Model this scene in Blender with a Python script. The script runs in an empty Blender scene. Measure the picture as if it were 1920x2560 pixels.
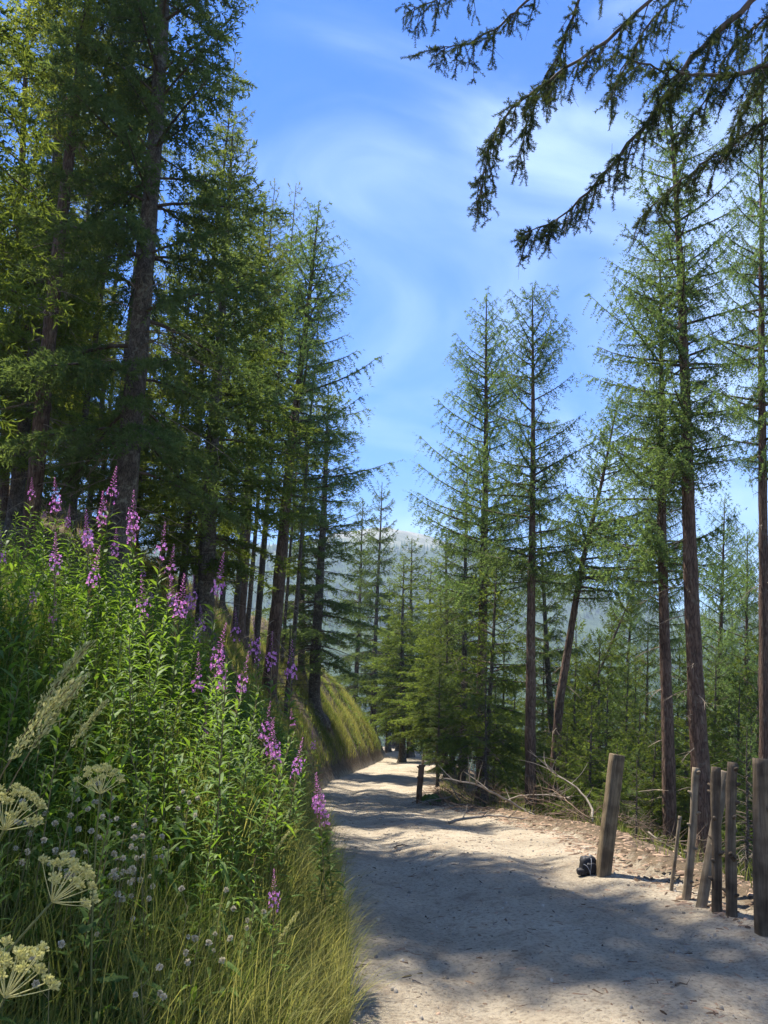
import bpy, math, random
import numpy as np
from mathutils import Vector, Matrix

# ------------------------------------------------------------------ camera, sky, sun, exposure
SC = bpy.context.scene
COL = SC.collection
PITCH = math.radians(13.0)
CAM_Z = 1.6
FPX = 1280 / math.tan(math.radians(33.0))          # focal length in pixels of the 1920 x 2560 photograph
cam_d = bpy.data.cameras.new('camera')
cam_d.sensor_fit = 'VERTICAL'
cam_d.angle = math.radians(66.0)
cam_d.clip_start = 0.05
cam_d.clip_end = 20000
cam = bpy.data.objects.new('camera', cam_d)
COL.objects.link(cam)
cam.location = (0, 0, CAM_Z)
cam.rotation_euler = (math.radians(90) + PITCH, 0, 0)
SC.camera = cam

SUN_AZ = math.radians(-42)      # measured from straight ahead (+Y), negative = left
SUN_EL = math.radians(64)
TO_SUN = Vector((math.sin(SUN_AZ) * math.cos(SUN_EL), math.cos(SUN_AZ) * math.cos(SUN_EL), math.sin(SUN_EL)))

W = bpy.data.worlds.new('World')
SC.world = W
W.use_nodes = True
nt = W.node_tree
nt.nodes.clear()
wo = nt.nodes.new('ShaderNodeOutputWorld')
bg = nt.nodes.new('ShaderNodeBackground')
bg.inputs['Strength'].default_value = 0.095
sky = nt.nodes.new('ShaderNodeTexSky')
sky.sky_type = 'NISHITA'
sky.sun_disc = False
sky.sun_elevation = SUN_EL
sky.sun_rotation = SUN_AZ
sky.altitude = 1700
sky.air_density = 1.0
sky.dust_density = 0.15
sky.ozone_density = 2.0
hs = nt.nodes.new('ShaderNodeHueSaturation')
hs.inputs['Saturation'].default_value = 1.53
hs.inputs['Hue'].default_value = 0.515
nt.links.new(sky.outputs[0], hs.inputs['Color'])
# thin high cloud over the whole dome
geo = nt.nodes.new('ShaderNodeTexCoord')
mp = nt.nodes.new('ShaderNodeMapping')
mp.inputs['Scale'].default_value = (1.0, 1.0, 1.9)
mp.inputs['Location'].default_value = (0.35, 0.1, 0.62)
n1 = nt.nodes.new('ShaderNodeTexNoise')
n1.inputs['Scale'].default_value = 2.7
n1.inputs['Detail'].default_value = 7
n1.inputs['Roughness'].default_value = 0.48
n1.inputs['Distortion'].default_value = 0.9
nt.links.new(geo.outputs['Generated'], mp.inputs['Vector'])
nt.links.new(mp.outputs[0], n1.inputs['Vector'])
cr = nt.nodes.new('ShaderNodeValToRGB')
cr.color_ramp.interpolation = 'EASE'
cr.color_ramp.elements[0].position = 0.41
cr.color_ramp.elements[0].color = (0, 0, 0, 1)
cr.color_ramp.elements[1].position = 0.78
cr.color_ramp.elements[1].color = (1, 1, 1, 1)
nt.links.new(n1.outputs['Fac'], cr.inputs[0])
mulc = nt.nodes.new('ShaderNodeMath')
mulc.operation = 'MULTIPLY'
mulc.inputs[1].default_value = 0.44
nt.links.new(cr.outputs[0], mulc.inputs[0])
mx = nt.nodes.new('ShaderNodeMixRGB')
mx.inputs['Color2'].default_value = (6.2, 7.4, 8.6, 1)
nt.links.new(mulc.outputs[0], mx.inputs['Fac'])
nt.links.new(hs.outputs[0], mx.inputs['Color1'])
nt.links.new(mx.outputs[0], bg.inputs['Color'])
nt.links.new(bg.outputs[0], wo.inputs['Surface'])

sun_d = bpy.data.lights.new('sun', 'SUN')
sun_d.energy = 5.0
sun_d.angle = math.radians(0.53)
sun_d.color = (1.0, 0.93, 0.82)
sun = bpy.data.objects.new('sun', sun_d)
COL.objects.link(sun)
sun.rotation_euler = TO_SUN.to_track_quat('Z', 'Y').to_euler()
sun.location = TO_SUN * 60

vs = SC.view_settings
vs.view_transform = 'Standard'
vs.look = 'None'
vs.exposure = 1.6
vs.gamma = 1.0
vs.use_curve_mapping = False
SC.cycles.max_bounces = 7
SC.cycles.diffuse_bounces = 4
SC.cycles.glossy_bounces = 1
SC.cycles.transmission_bounces = 3
SC.cycles.transparent_max_bounces = 4
SC.cycles.volume_bounces = 0
SC.cycles.use_denoising = True
SC.cycles.denoising_prefilter = 'NONE'

RNG = np.random.default_rng(7)
random.seed(7)
PI = math.pi

# ------------------------------------------------------------------ helpers
def P(px, py, depth):
    """world point seen at a photograph pixel, at a given distance ahead (world Y)"""
    a = (px - 960) / FPX
    b = -(py - 1280) / FPX
    d = Vector((a, math.cos(PITCH) - b * math.sin(PITCH), math.sin(PITCH) + b * math.cos(PITCH)))
    t = depth / d.y
    return Vector((0, 0, CAM_Z)) + d * t

def hash2(ix, iy, s):
    v = np.sin(ix * 127.1 + iy * 311.7 + s * 74.7) * 43758.5453
    return v - np.floor(v)

def vnoise(x, y, s=0):
    x = np.asarray(x, float); y = np.asarray(y, float)
    ix = np.floor(x); iy = np.floor(y)
    fx = x - ix; fy = y - iy
    fx = fx * fx * (3 - 2 * fx); fy = fy * fy * (3 - 2 * fy)
    a = hash2(ix, iy, s); b = hash2(ix + 1, iy, s); c = hash2(ix, iy + 1, s); d = hash2(ix + 1, iy + 1, s)
    return (a * (1 - fx) + b * fx) * (1 - fy) + (c * (1 - fx) + d * fx) * fy - 0.5

def fbm(x, y, s=0, o=4):
    r = 0; a = 1.0
    for k in range(o):
        r = r + a * vnoise(x * 2 ** k, y * 2 ** k, s + k * 13.7); a *= 0.5
    return r

class MB:
    """collects vertices, faces, material index and a tint value; build() links ONE mesh"""
    def __init__(self):
        self.v = []; self.q = []; self.t = []; self.ti = []; self.qm = []; self.tm = []; self.n = 0
    def add(self, verts, quads=None, tris=None, mat=0, tint=0.5):
        verts = np.asarray(verts, float).reshape(-1, 3)
        self.v.append(verts)
        tn = np.asarray(tint, float)
        self.ti.append(np.full(len(verts), float(tn)) if tn.ndim == 0 else tn)
        if quads is not None and len(quads):
            quads = np.asarray(quads, int).reshape(-1, 4) + self.n
            self.q.append(quads); self.qm.append(np.full(len(quads), mat))
        if tris is not None and len(tris):
            tris = np.asarray(tris, int).reshape(-1, 3) + self.n
            self.t.append(tris); self.tm.append(np.full(len(tris), mat))
        self.n += len(verts)
    def tube(self, path, rad, sides=6, mat=0, tint=0.5, cap=True, rough=0.0, seed=0, square=False):
        path = np.asarray(path, float); n = len(path)
        rad = np.broadcast_to(np.asarray(rad, float), (n,)).copy()
        tang = np.gradient(path, axis=0)
        tang /= np.linalg.norm(tang, axis=1, keepdims=True) + 1e-9
        ref = np.array([1.0, 0, 0]) if abs(tang[0, 0]) < 0.8 else np.array([0, 1.0, 0])
        a = np.cross(tang, ref); a /= np.linalg.norm(a, axis=1, keepdims=True) + 1e-9
        b = np.cross(tang, a)
        th = np.arange(sides) * 2 * PI / sides
        rr = rad[:, None] * np.ones((1, sides))
        if rough:
            L = np.concatenate([[0], np.cumsum(np.linalg.norm(np.diff(path, axis=0), axis=1))])
            cx = np.cos(th) * 1.3 + 5; cy = np.sin(th) * 1.3 + 5
            r0 = max(rad.mean(), 1e-3)
            nz = vnoise(cx[None, :] * 2.2 + L[:, None] * 0.9 / (r0 * 8), cy[None, :] * 2.2 + L[:, None] * 1.1 / (r0 * 8), seed) \
                + 0.8 * vnoise(cx[None, :] * 6 + L[:, None] / (r0 * 3), cy[None, :] * 6, seed + 3)
            rr = rr * (1 + rough * nz)
        v = path[:, None, :] + rr[:, :, None] * (np.cos(th)[None, :, None] * a[:, None, :] + np.sin(th)[None, :, None] * b[:, None, :])
        i = np.arange(n - 1)[:, None] * sides; j = np.arange(sides)[None, :]; j2 = (j + 1) % sides
        q = np.stack([i + j, i + j2, i + sides + j2, i + sides + j], -1).reshape(-1, 4)
        vv = v.reshape(-1, 3); tr = []
        if cap:
            vv = np.vstack([vv, path[-1], path[0]])
            m = n * sides
            k = np.arange(sides); k2 = (k + 1) % sides
            tr = np.vstack([np.stack([(n - 1) * sides + k, (n - 1) * sides + k2, np.full(sides, m)], -1),
                            np.stack([k2, k, np.full(sides, m + 1)], -1)])
        self.add(vv, q, tr, mat, tint)
    def diamonds(self, base, dirv, side, ln, wd, mat=0, tint=0.5, bulge=0.5):
        """flat pointed blades: base, mid +- side, tip"""
        base = np.asarray(base, float); N = len(base)
        if N == 0: return
        ln = np.broadcast_to(ln, (N,))[:, None]; wd = np.broadcast_to(wd, (N,))[:, None]
        if bulge is None:
            v = np.stack([base + side * wd * 0.5, base + dirv * ln, base - side * wd * 0.5], 1).reshape(-1, 3)
            self.add(v, None, np.arange(N * 3).reshape(-1, 3), mat, np.repeat(np.broadcast_to(tint, (N,)), 3))
            return
        m = base + dirv * ln * bulge
        v = np.stack([base, m + side * wd * 0.5, base + dirv * ln, m - side * wd * 0.5], 1).reshape(-1, 3)
        q = np.arange(N * 4).reshape(-1, 4)
        tn = np.repeat(np.broadcast_to(tint, (N,)), 4)
        self.add(v, q, None, mat, tn)
    def ribbons(self, a, b, wd, mat=0, tint=0.5):
        a = np.asarray(a, float); b = np.asarray(b, float); N = len(a)
        if N == 0: return
        d = b - a
        s = np.cross(d, RNG.normal(size=(N, 3))); s /= np.linalg.norm(s, axis=1, keepdims=True) + 1e-9
        wd = np.broadcast_to(wd, (N,))[:, None]
        v = np.stack([a - s * wd / 2, a + s * wd / 2, b + s * wd / 4, b - s * wd / 4], 1).reshape(-1, 3)
        self.add(v, np.arange(N * 4).reshape(-1, 4), None, mat, np.repeat(np.broadcast_to(tint, (N,)), 4))
    def mesh(self, name, mats, smooth=False):
        v = np.vstack(self.v); ti = np.concatenate(self.ti)
        q = np.vstack(self.q) if self.q else np.zeros((0, 4), int)
        t = np.vstack(self.t) if self.t else np.zeros((0, 3), int)
        me = bpy.data.meshes.new(name)
        me.vertices.add(len(v)); me.vertices.foreach_set('co', v.ravel().astype(np.float32))
        nl = len(q) * 4 + len(t) * 3
        me.loops.add(nl)
        me.loops.foreach_set('vertex_index', np.concatenate([q.ravel(), t.ravel()]).astype(np.int32))
        me.polygons.add(len(q) + len(t))
        ls = np.concatenate([np.arange(len(q)) * 4, len(q) * 4 + np.arange(len(t)) * 3])
        me.polygons.foreach_set('loop_start', ls.astype(np.int32))
        mi = np.concatenate([np.concatenate(self.qm) if self.qm else np.zeros(0, int), np.concatenate(self.tm) if self.tm else np.zeros(0, int)])
        me.polygons.foreach_set('material_index', mi.astype(np.int32))
        if smooth:
            me.polygons.foreach_set('use_smooth', np.ones(len(q) + len(t), bool))
        at = me.attributes.new('tint', 'FLOAT', 'POINT')
        at.data.foreach_set('value', ti.astype(np.float32))
        for m in (mats if isinstance(mats, (list, tuple)) else [mats]): me.materials.append(m)
        me.update(); me.validate()
        return me

def unit(v):
    v = np.asarray(v, float)
    return v / (np.linalg.norm(v, axis=-1, keepdims=True) + 1e-9)

def ob(name, me, parent=None, loc=None):
    o = bpy.data.objects.new(name, me); COL.objects.link(o)
    if parent is not None: o.parent = parent
    if loc is not None: o.location = loc
    return o

def tag(o, label, cat, group=None):
    o['label'] = label; o['category'] = cat
    if group: o['group'] = group
    return o

def thing(name, label, cat, group=None, loc=(0, 0, 0)):
    o = bpy.data.objects.new(name, None); COL.objects.link(o)
    o.empty_display_size = 0.2; o.location = loc
    return tag(o, label, cat, group)

# ------------------------------------------------------------------ materials
def new_mat(name):
    m = bpy.data.materials.new(name); m.use_nodes = True
    m.node_tree.nodes.clear()
    return m, m.node_tree

def N(nt, kind, **kw):
    n = nt.nodes.new(kind)
    for k, v in kw.items():
        if k.startswith('_'): setattr(n, k[1:], v)
        else: n.inputs[k.replace('__', ' ')].default_value = v
    return n

def ramp(nt, fac, stops):
    r = nt.nodes.new('ShaderNodeValToRGB')
    e = r.color_ramp.elements
    while len(e) < len(stops): e.new(0.5)
    for i, (p, c) in enumerate(stops):
        e[i].position = p; e[i].color = (*c, 1)
    nt.links.new(fac, r.inputs[0])
    return r

def leaf_mat(name, dark, light, trans=0.4, objvar=0.25, spec=0.0, rough=0.5, tcol=None):
    m, nt = new_mat(name)
    L = nt.links.new
    at = N(nt, 'ShaderNodeAttribute', _attribute_name='tint')
    r = ramp(nt, at.outputs['Fac'], [(0.0, dark), (1.0, light)])
    oi = N(nt, 'ShaderNodeObjectInfo')
    mr = N(nt, 'ShaderNodeMapRange')
    mr.inputs['To Min'].default_value = 1 - objvar; mr.inputs['To Max'].default_value = 1 + objvar
    L(oi.outputs['Random'], mr.inputs['Value'])
    hv = N(nt, 'ShaderNodeHueSaturation')
    L(r.outputs[0], hv.inputs['Color']); L(mr.outputs[0], hv.inputs['Value'])
    tr = N(nt, 'ShaderNodeBsdfTranslucent')
    hv2 = N(nt, 'ShaderNodeMixRGB', _blend_type='MULTIPLY'); hv2.inputs['Fac'].default_value = 1
    hv2.inputs['Color2'].default_value = (*(tcol or (1.5, 1.35, 0.7)), 1)
    L(hv.outputs[0], hv2.inputs['Color1']); L(hv2.outputs[0], tr.inputs['Color'])
    if spec > 0:
        d = N(nt, 'ShaderNodeBsdfPrincipled', Roughness=rough)
        d.inputs['Specular IOR Level'].default_value = spec
        L(hv.outputs[0], d.inputs['Base Color'])
    else:
        d = N(nt, 'ShaderNodeBsdfDiffuse'); L(hv.outputs[0], d.inputs['Color'])
    mix = N(nt, 'ShaderNodeMixShader', Fac=trans)
    L(d.outputs[0], mix.inputs[1]); L(tr.outputs[0], mix.inputs[2])
    o = N(nt, 'ShaderNodeOutputMaterial'); L(mix.outputs[0], o.inputs['Surface'])
    return m

def bark_mat(name, c0, c1, c2, scale=6.0, stretch=0.22, bump=0.6, lichen=0.0):
    m, nt = new_mat(name); L = nt.links.new
    tc = N(nt, 'ShaderNodeTexCoord')
    mp = N(nt, 'ShaderNodeMapping'); mp.inputs['Scale'].default_value = (1, 1, stretch)
    L(tc.outputs['Object'], mp.inputs['Vector'])
    vo = N(nt, 'ShaderNodeTexVoronoi', Scale=scale * 3); vo.feature = 'DISTANCE_TO_EDGE'
    no = N(nt, 'ShaderNodeTexNoise', Scale=scale, Detail=6, Roughness=0.65)
    wv = N(nt, 'ShaderNodeMixRGB', Fac=0.12); L(mp.outputs[0], wv.inputs['Color1']); L(no.outputs['Color'], wv.inputs['Color2'])
    L(mp.outputs[0], no.inputs['Vector']); L(wv.outputs[0], vo.inputs['Vector'])
    r = ramp(nt, no.outputs['Fac'], [(0.25, c0), (0.5, c1), (0.75, c2)])
    r2 = ramp(nt, vo.outputs['Distance'], [(0.0, (0.35, 0.33, 0.32)), (0.18, (1, 1, 1))])
    mu = N(nt, 'ShaderNodeMixRGB', _blend_type='MULTIPLY', Fac=0.85)
    L(r.outputs[0], mu.inputs['Color1']); L(r2.outputs[0], mu.inputs['Color2'])
    col = mu.outputs[0]
    if lichen:
        n2 = N(nt, 'ShaderNodeTexNoise', Scale=9, Detail=5); L(tc.outputs['Object'], n2.inputs['Vector'])
        r3 = ramp(nt, n2.outputs['Fac'], [(0.56, (0, 0, 0)), (0.68, (1, 1, 1))])
        ml = N(nt, 'ShaderNodeMath', _operation='MULTIPLY'); ml.inputs[1].default_value = lichen
        L(r3.outputs[0], ml.inputs[0])
        mm = N(nt, 'ShaderNodeMixRGB', Color2=(0.32, 0.33, 0.25, 1)); L(ml.outputs[0], mm.inputs['Fac']); L(col, mm.inputs['Color1'])
        col = mm.outputs[0]
    p = N(nt, 'ShaderNodeBsdfPrincipled', Roughness=0.9); p.inputs['Specular IOR Level'].default_value = 0.15
    L(col, p.inputs['Base Color'])
    mh = N(nt, 'ShaderNodeMath', _operation='ADD'); L(vo.outputs['Distance'], mh.inputs[0]); L(no.outputs['Fac'], mh.inputs[1])
    b = N(nt, 'ShaderNodeBump', Strength=bump, Distance=0.03); L(mh.outputs[0], b.inputs['Height']); L(b.outputs[0], p.inputs['Normal'])
    o = N(nt, 'ShaderNodeOutputMaterial'); L(p.outputs[0], o.inputs['Surface'])
    return m

def wood_mat(name, c0, c1, scale=14, stretch=0.05, bump=0.3):
    m, nt = new_mat(name); L = nt.links.new
    tc = N(nt, 'ShaderNodeTexCoord'); mp = N(nt, 'ShaderNodeMapping'); mp.inputs['Scale'].default_value = (1, 1, stretch)
    L(tc.outputs['Object'], mp.inputs['Vector'])
    no = N(nt, 'ShaderNodeTexNoise', Scale=scale * 3, Detail=8, Roughness=0.75, Distortion=0.5); L(mp.outputs[0], no.inputs['Vector'])
    n2 = N(nt, 'ShaderNodeTexNoise', Scale=3.0, Detail=4); L(tc.outputs['Object'], n2.inputs['Vector'])
    r = ramp(nt, no.outputs['Fac'], [(0.3, c0), (0.7, c1)])
    r2 = ramp(nt, n2.outputs['Fac'], [(0.36, (0.42, 0.37, 0.33)), (0.6, (1.1, 1.08, 1.05))])
    n2.inputs['Scale'].default_value = 7
    mu = N(nt, 'ShaderNodeMixRGB', _blend_type='MULTIPLY', Fac=0.8); L(r.outputs[0], mu.inputs['Color1']); L(r2.outputs[0], mu.inputs['Color2'])
    p = N(nt, 'ShaderNodeBsdfPrincipled', Roughness=0.85); p.inputs['Specular IOR Level'].default_value = 0.2
    L(mu.outputs[0], p.inputs['Base Color'])
    b = N(nt, 'ShaderNodeBump', Strength=bump, Distance=0.01); L(no.outputs['Fac'], b.inputs['Height']); L(b.outputs[0], p.inputs['Normal'])
    o = N(nt, 'ShaderNodeOutputMaterial'); L(p.outputs[0], o.inputs['Surface'])
    return m

def plain_mat(name, c, rough=0.8, var=0.15, scale=20, spec=0.2):
    m, nt = new_mat(name); L = nt.links.new
    tc = N(nt, 'ShaderNodeTexCoord')
    no = N(nt, 'ShaderNodeTexNoise', Scale=scale, Detail=4); L(tc.outputs['Object'], no.inputs['Vector'])
    r = ramp(nt, no.outputs['Fac'], [(0.3, tuple(x * (1 - var) for x in c)), (0.7, tuple(min(1, x * (1 + var)) for x in c))])
    p = N(nt, 'ShaderNodeBsdfPrincipled', Roughness=rough); p.inputs['Specular IOR Level'].default_value = spec
    L(r.outputs[0], p.inputs['Base Color'])
    o = N(nt, 'ShaderNodeOutputMaterial'); L(p.outputs[0], o.inputs['Surface'])
    return m

def ground_mat():
    """one soil for track, bank and slope; the 'tint' attribute says how far a point is from the worn track"""
    m, nt = new_mat('soil'); L = nt.links.new
    tc = N(nt, 'ShaderNodeTexCoord')
    at = N(nt, 'ShaderNodeAttribute', _attribute_name='tint')
    nb = N(nt, 'ShaderNodeTexNoise', Scale=0.9, Detail=6, Roughness=0.6); L(tc.outputs['Object'], nb.inputs['Vector'])
    nf = N(nt, 'ShaderNodeTexNoise', Scale=22, Detail=8, Roughness=0.7); L(tc.outputs['Object'], nf.inputs['Vector'])
    nm = N(nt, 'ShaderNodeTexNoise', Scale=5, Detail=6, Roughness=0.65); L(tc.outputs['Object'], nm.inputs['Vector'])
    dirt = ramp(nt, nb.outputs['Fac'], [(0.3, (0.28, 0.236, 0.172)), (0.5, (0.39, 0.334, 0.247)), (0.7, (0.46, 0.40, 0.30))])
    fine = ramp(nt, nf.outputs['Fac'], [(0.32, (0.42, 0.38, 0.35)), (0.5, (0.95, 0.95, 0.95)), (0.72, (1.12, 1.1, 1.07))])
    nf.inputs['Scale'].default_value = 34
    mu = N(nt, 'ShaderNodeMixRGB', _blend_type='MULTIPLY', Fac=0.95); L(dirt.outputs[0], mu.inputs['Color1']); L(fine.outputs[0], mu.inputs['Color2'])
    # needle litter patches on the track
    lit = ramp(nt, nm.outputs['Fac'], [(0.52, (0, 0, 0)), (0.68, (1, 1, 1))])
    lm = N(nt, 'ShaderNodeMath', _operation='MULTIPLY'); lm.inputs[1].default_value = 0.5; L(lit.outputs[0], lm.inputs[0])
    m2 = N(nt, 'ShaderNodeMixRGB', Color2=(0.15, 0.105, 0.07, 1)); L(lm.outputs[0], m2.inputs['Fac']); L(mu.outputs[0], m2.inputs['Color1'])
    soil = ramp(nt, nm.outputs['Fac'], [(0.3, (0.055, 0.042, 0.028)), (0.5, (0.12, 0.09, 0.058)), (0.7, (0.20, 0.15, 0.10))])
    ad = N(nt, 'ShaderNodeMath', _operation='ADD'); L(at.outputs['Fac'], ad.inputs[0])
    sb = N(nt, 'ShaderNodeMath', _operation='MULTIPLY_ADD'); sb.inputs[1].default_value = 0.9; sb.inputs[2].default_value = -0.45
    L(nm.outputs['Fac'], sb.inputs[0]); L(sb.outputs[0], ad.inputs[1])
    em = ramp(nt, ad.outputs[0], [(0.4, (0, 0, 0)), (0.62, (1, 1, 1))])
    m3 = N(nt, 'ShaderNodeMixRGB'); L(em.outputs[0], m3.inputs['Fac']); L(m2.outputs[0], m3.inputs['Color1']); L(soil.outputs[0], m3.inputs['Color2'])
    p = N(nt, 'ShaderNodeBsdfPrincipled', Roughness=0.95); p.inputs['Specular IOR Level'].default_value = 0.1
    L(m3.outputs[0], p.inputs['Base Color'])
    mh = N(nt, 'ShaderNodeMath', _operation='ADD'); L(nf.outputs['Fac'], mh.inputs[0]); L(nm.outputs['Fac'], mh.inputs[1])
    b = N(nt, 'ShaderNodeBump', Strength=0.9, Distance=0.045); L(mh.outputs[0], b.inputs['Height']); L(b.outputs[0], p.inputs['Normal'])
    o = N(nt, 'ShaderNodeOutputMaterial'); L(p.outputs[0], o.inputs['Surface'])
    return m

def mountain_mat():
    m, nt = new_mat('mountain'); L = nt.links.new
    tc = N(nt, 'ShaderNodeTexCoord'); sp = N(nt, 'ShaderNodeSeparateXYZ'); L(tc.outputs['Object'], sp.inputs[0])
    n1 = N(nt, 'ShaderNodeTexNoise', Scale=0.004, Detail=8, Roughness=0.65); L(tc.outputs['Object'], n1.inputs['Vector'])
    n2 = N(nt, 'ShaderNodeTexNoise', Scale=0.03, Detail=8, Roughness=0.7); L(tc.outputs['Object'], n2.inputs['Vector'])
    alp = ramp(nt, n2.outputs['Fac'], [(0.3, (0.17, 0.16, 0.12)), (0.5, (0.25, 0.235, 0.175)), (0.68, (0.36, 0.34, 0.30))])
    fo = ramp(nt, n2.outputs['Fac'], [(0.3, (0.02, 0.035, 0.015)), (0.55, (0.05, 0.075, 0.03)), (0.72, (0.13, 0.15, 0.06))])
    ma = N(nt, 'ShaderNodeMath', _operation='MULTIPLY_ADD'); ma.inputs[1].default_value = 280; L(n1.outputs['Fac'], ma.inputs[0]); L(sp.outputs['Z'], ma.inputs[2])
    mr = N(nt, 'ShaderNodeMapRange'); mr.inputs['From Min'].default_value = 440; mr.inputs['From Max'].default_value = 520; L(ma.outputs[0], mr.inputs['Value'])
    mi = N(nt, 'ShaderNodeMixRGB'); L(mr.outputs[0], mi.inputs['Fac']); L(fo.outputs[0], mi.inputs['Color1']); L(alp.outputs[0], mi.inputs['Color2'])
    p = N(nt, 'ShaderNodeBsdfDiffuse'); L(mi.outputs[0], p.inputs['Color'])
    b = N(nt, 'ShaderNodeBump', Strength=0.8, Distance=12); L(n2.outputs['Fac'], b.inputs['Height']); L(b.outputs[0], p.inputs['Normal'])
    o = N(nt, 'ShaderNodeOutputMaterial'); L(p.outputs[0], o.inputs['Surface'])
    return m

M = dict(
    soil=ground_mat(), mountain=mountain_mat(),
    larch=leaf_mat('larch_needles', (0.075, 0.13, 0.055), (0.18, 0.26, 0.10), 0.45, 0.2, tcol=(1.45, 1.4, 0.75)),
    spruce=leaf_mat('spruce_needles', (0.075, 0.12, 0.036), (0.215, 0.265, 0.075), 0.52, 0.22, tcol=(1.7, 1.5, 0.6)),
    spruce_green=leaf_mat('green_spruce_needles', (0.05, 0.09, 0.028), (0.15, 0.20, 0.058), 0.48, 0.3, tcol=(1.6, 1.45, 0.6)),
    dark_spruce=leaf_mat('dark_spruce_needles', (0.055, 0.095, 0.042), (0.14, 0.195, 0.075), 0.45, 0.2, tcol=(1.5, 1.4, 0.7)),
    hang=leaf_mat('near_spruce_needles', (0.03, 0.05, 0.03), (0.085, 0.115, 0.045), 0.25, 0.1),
    farwood=leaf_mat('far_wood', (0.02, 0.04, 0.018), (0.06, 0.09, 0.035), 0.1, 0.0),
    bark_red=bark_mat('larch_bark', (0.055, 0.036, 0.028), (0.13, 0.085, 0.062), (0.21, 0.145, 0.105), 7, 0.2, 0.9, 0.15),
    bark_grey=bark_mat('spruce_bark', (0.05, 0.042, 0.034), (0.11, 0.092, 0.075), (0.19, 0.165, 0.135), 9, 0.4, 0.7, 0.35),
    limb=plain_mat('limb_bark', (0.085, 0.065, 0.05), 0.9, 0.4, 6),
    deadlimb=plain_mat('dead_limb', (0.19, 0.155, 0.115), 0.9, 0.35, 6),
    greytwig=plain_mat('weathered_branch', (0.23, 0.195, 0.155), 0.9, 0.35, 5),
    browntwig=plain_mat('brown_branch', (0.17, 0.12, 0.08), 0.9, 0.35, 5),
    grass=leaf_mat('grass_blades', (0.055, 0.105, 0.018), (0.44, 0.39, 0.17), 0.52, 0.0, tcol=(1.25, 1.2, 0.7)),
    leaf=leaf_mat('willowherb_leaves', (0.045, 0.10, 0.02), (0.145, 0.22, 0.045), 0.46, 0.22, 0.16, 0.55, tcol=(1.6, 1.6, 0.6)),
    stem=leaf_mat('green_stems', (0.10, 0.13, 0.04), (0.24, 0.16, 0.10), 0.1, 0.2),
    petal=leaf_mat('magenta_petals', (0.48, 0.14, 0.42), (0.76, 0.38, 0.70), 0.4, 0.15, tcol=(1.15, 1.0, 1.2)),
    umbel=leaf_mat('umbel_seeds', (0.33, 0.33, 0.12), (0.60, 0.57, 0.30), 0.35, 0.1, tcol=(1.2, 1.2, 0.9)),
    fluff=leaf_mat('pale_seed_heads', (0.38, 0.34, 0.25), (0.60, 0.55, 0.43), 0.3, 0.1, tcol=(1.1, 1.1, 1)),
    broad=leaf_mat('broad_leaves', (0.045, 0.085, 0.025), (0.10, 0.16, 0.04), 0.4, 0.2, 0.1, 0.6),
    timber=wood_mat('weathered_timber', (0.055, 0.04, 0.026), (0.25, 0.195, 0.12), 16, bump=0.7),
    palewood=wood_mat('pale_pole_wood', (0.10, 0.078, 0.052), (0.33, 0.27, 0.19), 12, bump=0.7),
    greywood=wood_mat('grey_pole_wood', (0.05, 0.036, 0.025), (0.20, 0.155, 0.105), 12, bump=0.8),
    redwood=wood_mat('reddish_post_wood', (0.14, 0.075, 0.045), (0.30, 0.18, 0.11), 12),
    chip=leaf_mat('wood_chips', (0.06, 0.042, 0.03), (0.33, 0.235, 0.165), 0.0, 0.0),
    stone=leaf_mat('pebbles', (0.13, 0.115, 0.095), (0.40, 0.36, 0.30), 0.0, 0.0),
    bag=plain_mat('black_fabric', (0.012, 0.012, 0.015), 0.65, 0.3, 40, 0.4),
    strap=plain_mat('grey_webbing', (0.22, 0.23, 0.25), 0.6, 0.15, 60, 0.4),
)

# ------------------------------------------------------------------ terrain
XL_Y = [-30, -6, 0, 4.4, 8, 12, 23, 32, 42, 55, 65, 80, 120, 160]
XL_X = [0.2, -0.2, -0.45, -0.36, -0.66, -1.1, -1.95, -2.05, -1.2, -0.1, 0.2, -4, -25, -50]
XR_Y = [-30, 0, 6, 8, 12, 16, 22, 30, 42, 55, 65, 80, 120, 160]
XR_X = [4.0, 3.3, 3.0, 2.35, 2.55, 2.2, 1.15, 1.9, 3.3, 4.0, 4.2, 0.8, -19, -44]
ZR_Y = [-30, 0, 7, 10, 14, 22, 42, 60, 80, 120, 160]
ZR_Z = [1.0, 0, 0, -0.12, -0.5, -1.2, -2.15, -2.9, -3.5, -5, -7]
def smooth_interp(y, ys, zs):
    y = np.asarray(y, float)
    return (np.interp(y - 1.2, ys, zs) + np.interp(y, ys, zs) * 2 + np.interp(y + 1.2, ys, zs)) / 4
def xl(y): return smooth_interp(y, XL_Y, XL_X) + 0.10 * vnoise(np.asarray(y, float) * 0.9, 0.3, 5)
def xr(y): return smooth_interp(y, XR_Y, XR_X) + 0.16 * vnoise(np.asarray(y, float) * 0.8, 2.3, 8)
def zr(y): return smooth_interp(y, ZR_Y, ZR_Z)

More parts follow.
